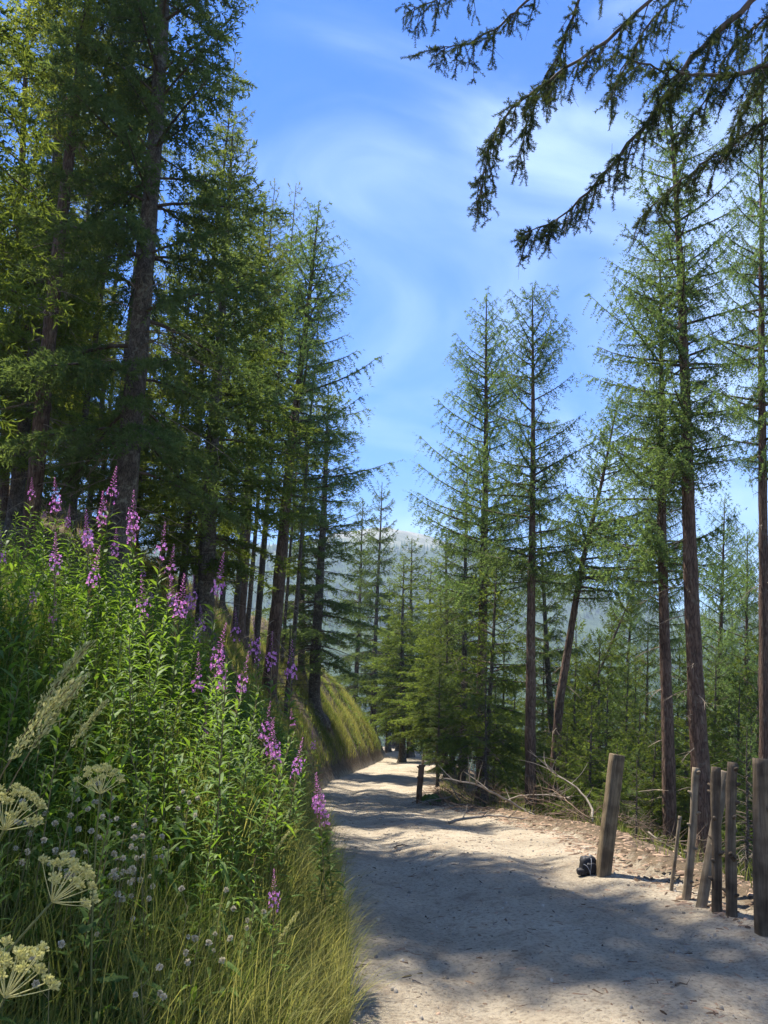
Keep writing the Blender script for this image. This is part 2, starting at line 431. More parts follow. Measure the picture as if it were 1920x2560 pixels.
def height(x, y):
    x = np.asarray(x, float); y = np.asarray(y, float)
    l = xl(y); r = xr(y); z0 = zr(y)
    tl = np.maximum(l - x, 0); tr = np.maximum(x - r, 0)
    # left: a cut bank, then the wooded slope
    s1 = np.interp(y, [-10, 0.5, 2.2, 4.5, 8, 14, 20, 30, 58, 66, 90], [0.5, 0.5, 0.62, 1.05, 1.1, 1.35, 1.8, 1.85, 2.0, 1.2, 0.7])
    t1 = np.interp(y, [-10, 0, 4, 8, 14, 20, 48, 60, 90], [0.8, 0.8, 1.0, 1.0, 1.4, 1.8, 1.8, 1.6, 1.0])
    s2 = np.interp(y, [0, 4, 10, 16, 20, 50, 64, 90], [0.45, 0.45, 0.5, 0.7, 0.95, 1.05, 0.6, 0.45])
    t1 = t1 * (1 + 0.25 * vnoise(y * 0.35, 7.7, 12))
    rise = np.minimum(tl, t1) * s1
    rise = rise - 0.25 * np.minimum(s1, 1.5) * np.exp(-((tl - t1) / 0.5) ** 2) * (tl > 0)        # rounded shoulder
    bank = rise + np.clip(tl - t1, 0, 4) * s2 + np.clip(tl - t1 - 4, 0, 300) * 0.30
    bank = bank + np.clip(tl * 3, 0, 1) * 0.16
    # right: low lip, then falling away
    drop = -np.clip(tr - 0.25, 0, 1.5) * 0.35 - np.clip(tr - 1.4, 0, 300) * 0.52
    drop = drop + 0.10 * np.exp(-((tr - 0.3) / 0.3) ** 2) * (tr > 0)
    z = z0 + bank + drop
    off = np.clip(np.maximum(tl, tr) * 1.2, 0, 1)
    z = z + off * (0.28 * fbm(x * 0.45, y * 0.45, 3, 3) + 0.06 * fbm(x * 2.1, y * 2.1, 9, 2)) + off * np.clip((np.maximum(tl, tr) - 6) / 10, 0, 1) * 1.4 * vnoise(x * 0.11, y * 0.11, 21)
    # wheel ruts and hollows
    w = np.maximum(r - l, 0.5); u = (x - l) / w
    z = z - (1 - off) * (0.055 * np.exp(-((u - 0.27) / 0.09) ** 2) + 0.055 * np.exp(-((u - 0.74) / 0.09) ** 2))
    z = z + (1 - off) * (0.05 * vnoise(x * 0.8, y * 0.6, 31) + 0.022 * fbm(x * 3, y * 3, 33, 3))
    return z
def H(x, y): return float(height(np.array([x]), np.array([y]))[0])

def terrain():
    ys = np.concatenate([np.linspace(-30, 1.5, 40)[:-1], np.linspace(1.5, 14, 190)[:-1], np.linspace(14, 50, 150)[:-1], np.linspace(50, 160, 90)])
    a = np.concatenate([-np.geomspace(95, 3.0, 34)[:-1], -np.linspace(3.0, 0, 30)[:-1]])
    c = np.linspace(0, 1, 62)
    b = np.concatenate([np.linspace(0, 3, 30)[1:], np.geomspace(3, 120, 36)[1:]])
    Y = ys[:, None]
    L = xl(ys)[:, None]; R = xr(ys)[:, None]
    XX = [L + a[None, :], L + (R - L) * c[None, :], R + b[None, :]]
    dist = [np.broadcast_to(-a[None, :], XX[0].shape), np.zeros_like(XX[1]), np.broadcast_to(b[None, :], XX[2].shape)]
    def sheet(name, X, D, lab):
        X = np.asarray(X); n, m = X.shape
        YY = np.broadcast_to(Y, X.shape)
        Z = height(X, YY)
        mb = MB()
        i = np.arange(n - 1)[:, None] * m; j = np.arange(m - 1)[None, :]
        q = np.stack([i + j, i + j + 1, i + m + j + 1, i + m + j], -1).reshape(-1, 4)
        mb.add(np.stack([X, YY, Z], -1).reshape(-1, 3), q, None, 0, D.ravel())
        o = ob(name, mb.mesh(name, M['soil'], True)); o['kind'] = 'structure'
        return o
    u = np.broadcast_to(c[None, :], XX[1].shape)
    edge = np.clip(1 - np.minimum(u * 1.6, 1 - u) / 0.22, 0, 1) * np.where(u < 0.5, 0.42, 0.5)
    sheet('dirt_track', XX[1], edge, '')
    # bank and slope sheets start on the track's own edge rows, so no gap opens
    sheet('grassy_bank', np.hstack([XX[0], XX[1][:, :1]]), np.hstack([0.42 + np.clip(dist[0] * 1.6, 0, 0.6), np.full((len(ys), 1), 0.42)]), '')
    sheet('downhill_slope', np.hstack([XX[1][:, -1:], XX[2]]), np.hstack([np.full((len(ys), 1), 0.5), 0.5 + np.clip(dist[2] * 1.1, 0, 0.5)]), '')
terrain()

# mountains across the valley: a polar height field round the place
def ridge_el(az):
    return np.interp(np.degrees(az), [-110, -60, -30, -10, -3, 0.5, 3.5, 7, 11, 15, 18, 22, 30, 60, 110],
                     [9, 9, 9.5, 10.6, 11.5, 11.75, 11.0, 9.8, 8.4, 7.0, 6.0, 5.3, 5.6, 7, 8])
def ridge_r(az):
    return np.interp(np.degrees(az), [-110, -10, 4, 9, 15, 25, 60, 110], [2300, 2500, 2500, 2000, 1600, 1600, 1900, 2000])
def mtn(az, r):
    R = ridge_r(az); top = np.tan(np.radians(ridge_el(az))) * R + CAM_Z
    base = -np.clip(r - 40, 0, 260) * 0.36
    s = np.clip((r - 300) / (R - 300), 0, 1.0)
    z = base + (top + 94) * (0.75 * s + 0.25 * s * s * (3 - 2 * s))
    z = z - np.clip(r - R, 0, 2000) * 0.25
    x = r * np.sin(az); y = r * np.cos(az)
    amp = np.clip((r - 330) / 500, 0, 1) * (1 - 0.75 * np.exp(-((r - R) / 160) ** 2))
    return z + amp * 85 * fbm(x / 420, y / 420, 41, 5) - 6
def mountains():
    az = np.radians(np.linspace(-110, 110, 300)); r = np.geomspace(105, 3600, 110)
    A, Rr = np.meshgrid(az, r, indexing='ij')
    Z = mtn(A, Rr)
    n, m = A.shape
    i = np.arange(n - 1)[:, None] * m; j = np.arange(m - 1)[None, :]
    q = np.stack([i + j, i + j + 1, i + m + j + 1, i + m + j], -1).reshape(-1, 4)
    mb = MB(); mb.add(np.stack([Rr * np.sin(A), Rr * np.cos(A), Z], -1).reshape(-1, 3), q)
    o = ob('mountain_hills', mb.mesh('mountain_hills', M['mountain'], True)); o['kind'] = 'structure'
    # far wood on its lower flanks: reads as one mass
    g = np.random.default_rng(5); n = 16000
    az = np.radians(g.uniform(-28, 30, n)); r = np.sqrt(g.uniform(160 ** 2, 2000 ** 2, n))
    z = mtn(az, r); x = r * np.sin(az); y = r * np.cos(az)
    keep = (z < 300 + 120 * fbm(x / 200, y / 200, 51, 3)) & (fbm(x / 120, y / 120, 61, 3) > -0.28)
    x, y, z = x[keep], y[keep], z[keep]; n = len(x)
    h = g.uniform(9, 19, n); w = h * g.uniform(0.13, 0.2, n)
    th = np.arange(5) * 2 * PI / 5
    ring = np.stack([x[:, None] + w[:, None] * np.cos(th + 0.3), y[:, None] + w[:, None] * np.sin(th + 0.3), np.broadcast_to((z + h * 0.12)[:, None], (n, 5))], -1)
    tip = np.stack([x, y, z + h], -1)[:, None, :]
    v = np.concatenate([ring, tip], 1).reshape(-1, 3)
    b = np.arange(n)[:, None] * 6; k = np.arange(5)[None, :]
    t = np.stack([b + k, b + (k + 1) % 5, np.broadcast_to(b + 5, (n, 5))], -1).reshape(-1, 3)
    mb = MB(); mb.add(v, None, t, 0, np.repeat(g.uniform(0, 1, n), 6))
    o = tag(ob('far_wood', mb.mesh('far_wood', M['farwood'])), 'hazy blue-green conifer wood covering the mountainside across the valley', 'forest'); o['kind'] = 'stuff'
mountains()

# ------------------------------------------------------------------ trees
def needles(mb, o, d, l, hang, g, spacing, tl, tw, per=3, splay=0.8, mat=1, tint=(0.1, 0.9), up=0.0):
    """needle sprays along many twigs at once: o start, d direction, l length, hang = droop"""
    n = np.maximum(np.round(l / spacing).astype(int), 1)
    idx = np.repeat(np.arange(len(o)), n)
    if len(idx) == 0: return
    st = np.concatenate([[0], np.cumsum(n)[:-1]])
    t = (np.arange(len(idx)) - np.repeat(st, n) + g.uniform(0.2, 0.8, len(idx))) / n[idx]
    bt = g.uniform(tint[0], tint[1], len(o))
    for k in range(per):
        p = o[idx] + d[idx] * (l[idx] * t)[:, None]
        p[:, 2] -= hang[idx] * l[idx] * t * t
        tan = d[idx].copy(); tan[:, 2] -= 2 * hang[idx] * t
        tan = unit(tan)
        rv = g.normal(size=(len(idx), 3)); rv[:, 2] += up
        side = unit(np.cross(tan, rv))
        dv = unit(tan * (1 - splay * 0.5) + side * splay)
        wv = unit(np.cross(dv, g.normal(size=(len(idx), 3))))
        s = g.uniform(0.7, 1.25, len(idx))
        mb.diamonds(p, dv, wv, tl * s, tw * s, mat, np.clip(bt[idx] * 0.75 + t * 0.25 + g.uniform(-0.12, 0.12, len(idx)), 0, 1), None)

def conifer(name, seed, Ht, r0, base, spread, style, dens=1.0, n_br=70, dead=14, bend=None, bark='bark_grey', leafm='spruce', top_pow=0.8, sub=1.0, lop=0.0, deadleaf=0.0, tuft=1.0):
    """returns (trunk mesh, crown mesh) of a conifer Ht metres tall whose crown starts at base*Ht"""
    g = np.random.default_rng(seed)
    zs = np.concatenate([np.linspace(-0.8, 0.5, 8)[:-1], np.linspace(0.5, Ht, int(Ht * 5))])
    f = np.clip(zs / Ht, 0, 1)
    def axis(z):
        z = np.asarray(z, float); q = np.clip(z / Ht, 0, 1)
        bx = 0.05 * np.sin(q * 5 + seed) * q * (1 - q) * Ht * 0.25; by = 0.05 * np.cos(q * 4 + seed) * q * (1 - q) * Ht * 0.25
        if bend is not None:
            bx = bx + np.interp(q, bend[0], bend[1])
        return np.stack([bx, by, z], -1)
    rad = r0 * (1 - f) ** 0.85 * (1 + 0.0 * f) + 0.008 + r0 * 0.45 * np.exp(-np.clip(zs, -0.3, 9) / 0.22)
    tm = MB(); tm.tube(axis(zs), rad, 12, 0, 0.5, True, 0.16, seed)
    trunk = tm.mesh(name + '_trunk', M[bark], True)
    cm = MB()
    def trad(z): return r0 * (1 - z / Ht) ** 0.85
    # dead stubs and bare twigs under the crown
    for k in range(dead):
        z = Ht * g.uniform(0.06, base + 0.18); a = g.uniform(0, 2 * PI); L = g.uniform(0.15, 1.0) * spread * 0.6
        t = np.linspace(0, 1, 5)[:, None]
        dirv = np.array([math.cos(a), math.sin(a), g.uniform(-0.35, 0.1)])
        p = axis(z) + dirv * t * L + np.array([0, 0, -0.25 * L]) * t * t + np.array([math.sin(a), -math.cos(a), 0]) * g.uniform(-0.2, 0.2) * L * t * t
        cm.tube(p, np.linspace(0.013, 0.004, 5), 3, 2, 0.5, False)
        ns = int(6 + 5 * L); s = g.uniform(0.2, 1, ns)
        o = axis(z) + dirv * (s * L)[:, None] + np.array([0, 0, -0.25 * L]) * (s * s)[:, None]
        e = o + unit(dirv + g.normal(size=(ns, 3)) * 0.7 + np.array([0, 0, -0.4])) * g.uniform(0.1, 0.5, ns)[:, None] * min(1, L)
        cm.ribbons(o, e, 0.008, 2)
    zb = Ht * (base + (1 - base) * np.sort(g.uniform(0, 1, n_br) ** 1.0) * 0.985)
    if style == 'spruce':
        sp = 0.034 * Ht if Ht < 12 else 0.62
        zb = np.minimum(np.round(zb / sp) * sp + g.uniform(-0.09, 0.09, n_br), Ht * 0.985)
    ga = g.uniform(0, 6)
    for k, z in enumerate(zb):
        q = (z - base * Ht) / (Ht * (1 - base))
        prof = ((1 - q) ** top_pow) * min(1.0, 0.45 + q * 4.5)
        L = spread * prof * (g.uniform(0.35, 1.25) if style == 'larch' else g.uniform(0.5, 1.2)) + 0.15
        a = ga + k * 2.39996 + g.uniform(-0.5, 0.5)
        L *= 1 + lop * math.cos(a)
        if L < 0.12: continue
        ca, sa = math.cos(a), math.sin(a)
        out = np.array([ca, sa, 0.0]); lat = np.array([-sa, ca, 0.0])
        if style == 'larch':
            p0 = 0.15 + 0.55 * q + g.uniform(-0.15, 0.15); dr = 0.35 * (1 - q) + g.uniform(-0.1, 0.1); upt = 0.30
        else:
            p0 = 0.10 + 0.75 * q ** 1.5 + g.uniform(-0.15, 0.1); dr = 0.75 * (1 - q) + g.uniform(-0.1, 0.15); upt = 0.32
        side_b = g.uniform(-0.18, 0.18)
        org = axis(z)
        def bp(s):
            s = np.asarray(s, float)
            return org + out * (s * L * 0.97)[..., None] + lat * (side_b * L * s * s)[..., None] + np.array([0, 0, 1.0]) * (L * (p0 * s - dr * s * s + upt * s ** 3))[..., None]
        s6 = np.linspace(0, 1, 7)
        rb = min(0.012 + 0.011 * L, trad(z) * 0.6)
        cm.tube(bp(s6), np.linspace(rb, 0.004, 7), 4, 2 if False else 0, 0.5, False)
        nb = max(4, int(L * (16 if style == 'larch' else 11) * sub))
        s = np.linspace(0.12 if style == 'larch' else 0.16, 1.0, nb) + g.uniform(-0.03, 0.03, nb)
        s = np.clip(s, 0.08, 1)
        sg = np.where(np.arange(nb) % 2 == 0, 1.0, -1.0)
        o = bp(s)
        if style == 'larch':
            bl = (0.10 + 0.30 * L * 0.5 * (1 - s) + 0.12 * np.minimum(L, 1.5)) * g.uniform(0.5, 1.3, nb)
            d = unit(out[None] * g.uniform(0.2, 0.9, nb)[:, None] + lat[None] * (sg * g.uniform(0.3, 0.9, nb))[:, None] + np.array([0, 0, 1.0]) * g.uniform(-0.5, 0.15, nb)[:, None])
            hang = g.uniform(0.4, 1.1, nb)
            cm.ribbons(o, o + d * bl[:, None] - np.array([0, 0, 1.0]) * (hang * bl)[:, None], 0.006, 0)
            needles(cm, o, d, bl, hang, g, 0.034 / dens, 0.066 * tuft, 0.022 * tuft, 3, 1.0, 1, (0.15, 0.95))
            # spurs along the branch itself
            needles(cm, bp(np.linspace(0.25, 0.95, 4)), np.repeat(unit(bp(np.array([1.0])) - bp(np.array([0.2]))), 4, 0), np.full(4, L * 0.2), np.zeros(4), g, 0.05 / dens, 0.065 * tuft, 0.022 * tuft, 2, 1.0, 1, (0.2, 0.9))
        else:
            bl = (0.10 + 0.42 * L * (1 - s) * np.clip(s * 3, 0.3, 1) + 0.05 * L) * g.uniform(0.6, 1.2, nb)
            bl = np.minimum(bl, 1.3)
            d = unit(out[None] * g.uniform(0.45, 0.95, nb)[:, None] + lat[None] * (sg * g.uniform(0.4, 0.9, nb))[:, None] + np.array([0, 0, 1.0]) * g.uniform(-0.15, 0.12, nb)[:, None])
            hang = g.uniform(0.3, 1.15, nb) * (1 - 0.6 * q)
            if deadleaf and g.random() < deadleaf * (1 - q):
                cm.ribbons(o, o + d * bl[:, None] - np.array([0, 0, 1.0]) * (hang * bl)[:, None], 0.008, 2)
                continue
            cm.ribbons(o, o + d * bl[:, None] - np.array([0, 0, 1.0]) * (hang * bl)[:, None], 0.007, 0)
            br = g.uniform(0.0, 0.45)
            needles(cm, o, d, bl, hang, g, 0.045 / dens, 0.10 * tuft, 0.027 * tuft, 3, 0.8, 1, (br, br + 0.5))
            # side shoots hanging from the longer twigs
            big = bl > 0.28
            for tt in (0.3, 0.5, 0.7, 0.88):
                oo = o[big] + d[big] * (bl[big] * tt)[:, None]; oo[:, 2] -= hang[big] * bl[big] * tt * tt
                nn = len(oo)
                if nn == 0: continue
                dd = unit(d[big] * 0.5 + g.normal(size=(nn, 3)) * 0.5 + np.array([0, 0, -0.35]))
                needles(cm, oo, dd, bl[big] * g.uniform(0.2, 0.42, nn), np.full(nn, 0.5), g, 0.042 / dens, 0.09 * tuft, 0.025 * tuft, 3, 0.8, 1, (br, br + 0.55))
            needles(cm, bp(np.array([0.9])), unit(bp(np.array([1.0])) - bp(np.array([0.85]))), np.array([0.15 + L * 0.1]), np.zeros(1), g, 0.04, 0.10 * tuft, 0.032 * tuft, 3, 0.6, 1, (0.4, 0.9))
    # leader
    lo = axis(np.array([Ht * 0.97])); needles(cm, lo, np.array([[0, 0, 1.0]]), np.array([Ht * 0.035]), np.zeros(1), g, 0.03, 0.07, 0.02, 3, 0.8, 1, (0.4, 0.9))
    crown = cm.mesh(name + '_crown', [M['limb'], M[leafm], M['deadlimb']])
    return trunk, crown, Ht

KIND = {}
KIND['larch_a'] = conifer('larch_a', 11, 14, 0.15, 0.32, 2.1, 'larch', 1.05, 130, 22, bark='bark_red', leafm='larch', top_pow=0.75)
KIND['larch_b'] = conifer('larch_b', 12, 14, 0.14, 0.42, 2.0, 'larch', 1.05, 115, 20, bark='bark_red', leafm='larch', top_pow=0.6, lop=0.2)
KIND['larch_tall'] = conifer('larch_tall', 13, 19, 0.20, 0.42, 1.9, 'larch', 1.0, 125, 24, bark='bark_red', leafm='larch', top_pow=0.55)
KIND['larch_bent'] = conifer('larch_bent', 14, 11, 0.13, 0.52, 1.5, 'larch', 1.1, 95, 16, bend=([0, 0.3, 0.6, 0.8, 1], [0, 0.0, 0.35, 0.7, 0.95]), bark='bark_red', leafm='larch', top_pow=0.5, lop=0.35)
KIND['spruce_big'] = conifer('spruce_big', 21, 24, 0.215, 0.11, 3.3, 'spruce', 0.85, 145, 60, leafm='dark_spruce', top_pow=0.75, tuft=1.1)
KIND['spruce_lit'] = conifer('spruce_lit', 22, 20, 0.15, 0.18, 2.6, 'spruce', 0.85, 105, 70, bark='bark_red', leafm='spruce', top_pow=0.7, tuft=1.1)
KIND['spruce_high'] = conifer('spruce_high', 29, 22, 0.155, 0.40, 2.5, 'spruce', 0.85, 90, 80, bark='bark_red', leafm='spruce', top_pow=0.7, tuft=1.05, deadleaf=0.15)
KIND['spruce_mid'] = conifer('spruce_mid', 23, 14, 0.14, 0.12, 1.9, 'spruce', 0.9, 140, 30, leafm='spruce_green', top_pow=0.8)
KIND['spruce_dark'] = conifer('spruce_dark', 24, 14, 0.15, 0.10, 1.75, 'spruce', 0.9, 150, 40, leafm='dark_spruce', top_pow=0.7, deadleaf=0.25)
KIND['spruce_young'] = conifer('spruce_young', 25, 7, 0.075, 0.14, 1.5, 'spruce', 0.9, 80, 22, leafm='spruce_green', top_pow=0.9)
KIND['spruce_small'] = conifer('spruce_small', 26, 4, 0.045, 0.05, 1.1, 'spruce', 0.95, 55, 10, leafm='spruce_green', top_pow=0.95)
KIND['pole'] = conifer('pole', 27, 19, 0.145, 0.60, 1.6, 'spruce', 0.75, 60, 55, leafm='spruce', top_pow=0.7, deadleaf=0.3)
KIND['bare'] = conifer('bare', 28, 4.5, 0.045, 0.12, 1.0, 'spruce', 0.75, 40, 30, leafm='dark_spruce', deadleaf=1.6)

def place(kind, p0, p1, d, label, cat='tree', group=None, height_m=None, spin=None, name=None, d1=None, width=1.0):
    """a tree whose trunk runs through the two photograph pixels at distance d; it is rooted on the ground there"""
    a = P(p0[0], p0[1], d); b = P(p1[0], p1[1], d1 or d)
    v = (b - a).normalized()
    q = a.copy()
    for _ in range(60):                     # slide down (or up) the trunk line to the ground
        q = q - v * ((q.z - H(q.x, q.y)) * 0.6)
    trunk, crown, Ht = KIND[kind]
    h = height_m or (b - q).length
    s = h / Ht
    nm = name or ('larch_tree' if 'larch' in kind else 'dead_spruce' if kind == 'bare' else 'spruce_tree')
    r = thing(nm, label, cat, group)
    sp = spin if spin is not None else random.uniform(0, 6.28)
    rot = Vector((0, 0, 1)).rotation_difference(v)
    r.rotation_mode = 'QUATERNION'
    r.rotation_quaternion = rot @ Matrix.Rotation(sp, 4, 'Z').to_quaternion()
    r.location = q; r.scale = (s * width, s * width, s)
    ob('trunk', trunk, r); ob('crown', crown, r)
    return r

# --- right of the track
G_R = 'larches standing below the track'
place('larch_a', (1206, 1800), (1216, 738), 24, 'tall larch whose forked-looking pair stands behind the young yellow-green spruce', 'tree', G_R, spin=0.4)
place('larch_b', (1328, 2000), (1331, 722), 18, 'straight slim larch with bare lower trunk rooted at the track edge', 'tree', G_R, spin=1.1)
place('larch_bent', (1375, 2060), (1452, 990), 19, 'crooked larch with a curved dark trunk and lopsided crown beside the straight slim larch', 'tree', None, spin=0.0)
place('larch_tall', (1759, 2020), (1668, 150), 12.5, 'tallest larch with reddish trunk and long narrow crown behind the leaning poles', 'tree', G_R, spin=2.0)
place('larch_b', (1675, 2150), (1648, 600), 13.5, 'rough lichen-barked larch just beside the tallest reddish larch', 'tree', G_R, spin=3.0)
place('larch_tall', (1664, 1900), (1640, 900), 17, 'thin larch trunk half hidden behind the rough lichen-barked larch', 'tree', G_R, spin=5.0, width=0.7)
place('larch_tall', (1912, 1900), (1906, 300), 10.5, 'dark larch at the downhill edge with sparse upswept branches and thick trunk', 'tree', G_R, height_m=13, spin=4.2, width=0.62)
place('spruce_young', (1210, 2000), (1243, 1395), 21, 'young yellow-green spruce in full light beside the brushwood', 'tree', None, spin=1.0, width=1.15)
place('spruce_dark', (1392, 1950), (1345, 1250), 28, 'dark dense spruce standing behind the crooked larch', 'tree', None, width=1.25)
place('spruce_mid', (1400, 1920), (1605, 1425), 24, 'leaning half-fallen spruce with a pale bare lower trunk', 'tree', None, width=1.0)
place('spruce_dark', (1155, 1900), (1170, 1120), 32, 'dark spruce behind the tall larch with dead lower limbs', 'tree', None)
for i, (bx, tx, ty, d, k, lab) in enumerate([
        (1790, 1812, 1245, 27, 'larch_a', 'slender young larch with pale crown among the trees down the slope'),
        (1868, 1868, 1330, 25, 'larch_b', 'thin larch with short side twigs next to the slender young larch'),
        (1560, 1585, 1400, 34, 'larch_a', 'small larch far down the slope beyond the leaning spruce'),
        (1725, 1735, 1500, 30, 'spruce_mid', 'spruce between the reddish larch and the slender young larch')]):
    place(k, (bx, 1900), (tx, ty), d, lab, 'tree', 'trees further down the slope')
und = [(1440, 1640, 20), (1500, 1590, 23), (1570, 1660, 19), (1620, 1560, 24), (1480, 1740, 16), (1600, 1760, 15), (1545, 1850, 13.5), (1720, 1660, 17), (1790, 1620, 20),
       (1850, 1700, 16), (1900, 1600, 18), (1660, 1700, 21), (1290, 1660, 26), (1120, 1500, 34), (1100, 1620, 28), (1260, 1560, 30), (1440, 1560, 30), (1530, 1500, 36), (1700, 1560, 33), (1830, 1520, 36), (1900, 1480, 40), (1340, 1700, 22), (1520, 1700, 18), (1420, 1800, 17), (1640, 1800, 14), (1760, 1740, 14), (1470, 1640, 26), (1590, 1620, 27), (1360, 1580, 32), (1880, 1800, 12.5), (1240, 1700, 24)]
for i, (tx, ty, d) in enumerate(und):
    kk = ['spruce_mid', 'spruce_young', 'spruce_dark'][i % 3 if d > 17.5 else 1]
    place(kk, (tx - 6, 1950), (tx, ty), d, 'broad young spruce in the thicket just below the posts' if d < 17.5 else 'young bushy spruce deeper in the thicket below the track' if kk == 'spruce_young' else 'dark spruce in the thicket below the track' if kk == 'spruce_dark' else 'taller slim green spruce in the thicket below the track', 'tree', 'thicket of spruces below the track', width=1.25 if d < 25 else 1.1)
# --- straight ahead, where the track bends away
mid = [(1010, 1395, 52, 'spruce_mid'), (1030, 1345, 60, 'spruce_mid'), (1078, 1400, 56, 'spruce_mid'), (975, 1450, 70, 'spruce_mid'), (1115, 1330, 42, 'spruce_mid'), (1102, 1470, 40, 'spruce_mid'), (1135, 1480, 36, 'spruce_mid'), (1165, 1420, 44, 'spruce_dark'), (1000, 1500, 72, 'spruce_mid'), (1100, 1530, 50, 'spruce_mid'), (990, 1540, 80, 'spruce_mid')]
for i, (tx, ty, d, k) in enumerate(mid):
    place(k, (tx - 4, 1800), (tx, ty), d, 'green spruce at the far bend of the track', 'tree', 'spruces at the far bend', width=1.7)
for tx, ty, d in ((955, 1208, 64), (908, 1250, 68)):
    place('spruce_dark', (tx - 18, 1700), (tx, ty), d, 'narrow dark spruce with pointed top above the end of the grassy bank', 'tree', 'narrow dark spruces above the bank', width=1.1)
# --- left of the track
place('spruce_high', (95, 1160), (179, 382), 13, 'reddish leaning spruce trunk rising above the flowering bank, crown lit yellow-green', 'tree', None, height_m=20, spin=0.7, width=1.0)
place('spruce_big', (310, 1250), (347, 760), 12.5, 'massive dark spruce with the thickest trunk on the bank', 'tree', None, height_m=21, spin=2.2, width=1.05)
place('larch_a', (683, 1620), (797, 512), 24, 'larch leaning over the sunlit grass bank with a pointed top', 'tree', 'larches on the left bank', spin=2.0, width=1.2)
place('larch_a', (600, 1500), (664, 488), 29, 'pale green larch behind the larch that leans over the bank', 'tree', 'larches on the left bank', spin=4.0, width=1.2)
place('spruce_dark', (793, 1600), (822, 955), 37, 'half-dead dark spruce with brown lower branches at the end of the bank', 'tree', None, width=1.6)
place('spruce_dark', (755, 1560), (765, 1010), 40, 'dark spruce close behind the half-dead one', 'tree', None, width=1.2)
place('spruce_lit', (12, 1120), (60, 300), 17, 'spruce with dark trunk at the forest edge, left of the leaning reddish trunk', 'tree', None, height_m=17, spin=3.3)
place('spruce_mid', (520, 1400), (560, 700), 19, 'spruce with long drooping branches between the massive dark spruce and the leaning larch', 'tree', None, height_m=14, width=1.5, spin=1.0)
lf = [(200, 24), (250, 21), (400, 26), (455, 20), (462, 30), (520, 24), (560, 33), (598, 27), (628, 30), (650, 38), (655, 26), (130, 28), (40, 22), (330, 34), (720, 36), (745, 30), (160, 18), (495, 38), (700, 42)]
for i, (px, d) in enumerate(lf):
    place('pole', (px, 1450), (px + 28 + (960 - px) * 0.035, 1000), d, 'slender spruce with bare lower trunk in the stand above the bank', 'tree', 'spruce stand above the bank', height_m=random.uniform(14.5, 18), width=0.72)
for i, (px, d) in enumerate([(60, 17), (150, 25), (330, 38)]):
    place('spruce_lit', (px, 1400), (px + 50, 800), d, 'leafy yellow-green spruce filling the stand above the bank', 'tree', 'leafy spruces in the stand', height_m=random.uniform(12, 16))
for px, d, h, k in [(20, 15, 11, 'spruce_mid'), (150, 21, 10, 'spruce_mid'), (420, 27, 9, 'spruce_dark'), (235, 30, 10, 'spruce_mid'), (560, 34, 9, 'spruce_mid'), (70, 27, 12, 'spruce_mid'), (330, 24, 7, 'spruce_young'), (490, 23, 6, 'spruce_young')]:
    place(k, (px, 1450), (px + 20 + (960 - px) * 0.03, 1000), d, {'spruce_mid': 'low-branched green spruce between the bare trunks above the bank', 'spruce_dark': 'low dark spruce between the bare trunks above the bank', 'spruce_young': 'young spruce growing under the bare-trunked stand'}[k], 'tree', 'low spruces in the stand', height_m=h, width=1.25)
# trees of the same stand beyond the left edge of the view, whose shade falls on the track
for x, y, k, h in [(-4.7, 6.5, 'spruce_mid', 12.5), (-8.4, 9.2, 'spruce_lit', 14), (-7.4, 4.6, 'larch_b', 13)]:
    t = thing('spruce_tree', 'spruce of the forest edge uphill of the flowering bank', 'tree', 'forest edge uphill of the bank', (x, y, H(x, y)))
    nmk = 'larch' if 'larch' in k else 'spruce'; t.name = nmk + '_tree'; t['label'] = nmk + ' of the forest edge uphill of the flowering bank'; tr, crn, Ht = KIND[k]; s = h / Ht; t.scale = (s, s, s); t.rotation_euler = (0, 0, random.uniform(0, 6))
    ob('trunk', tr, t); ob('crown', crn, t)

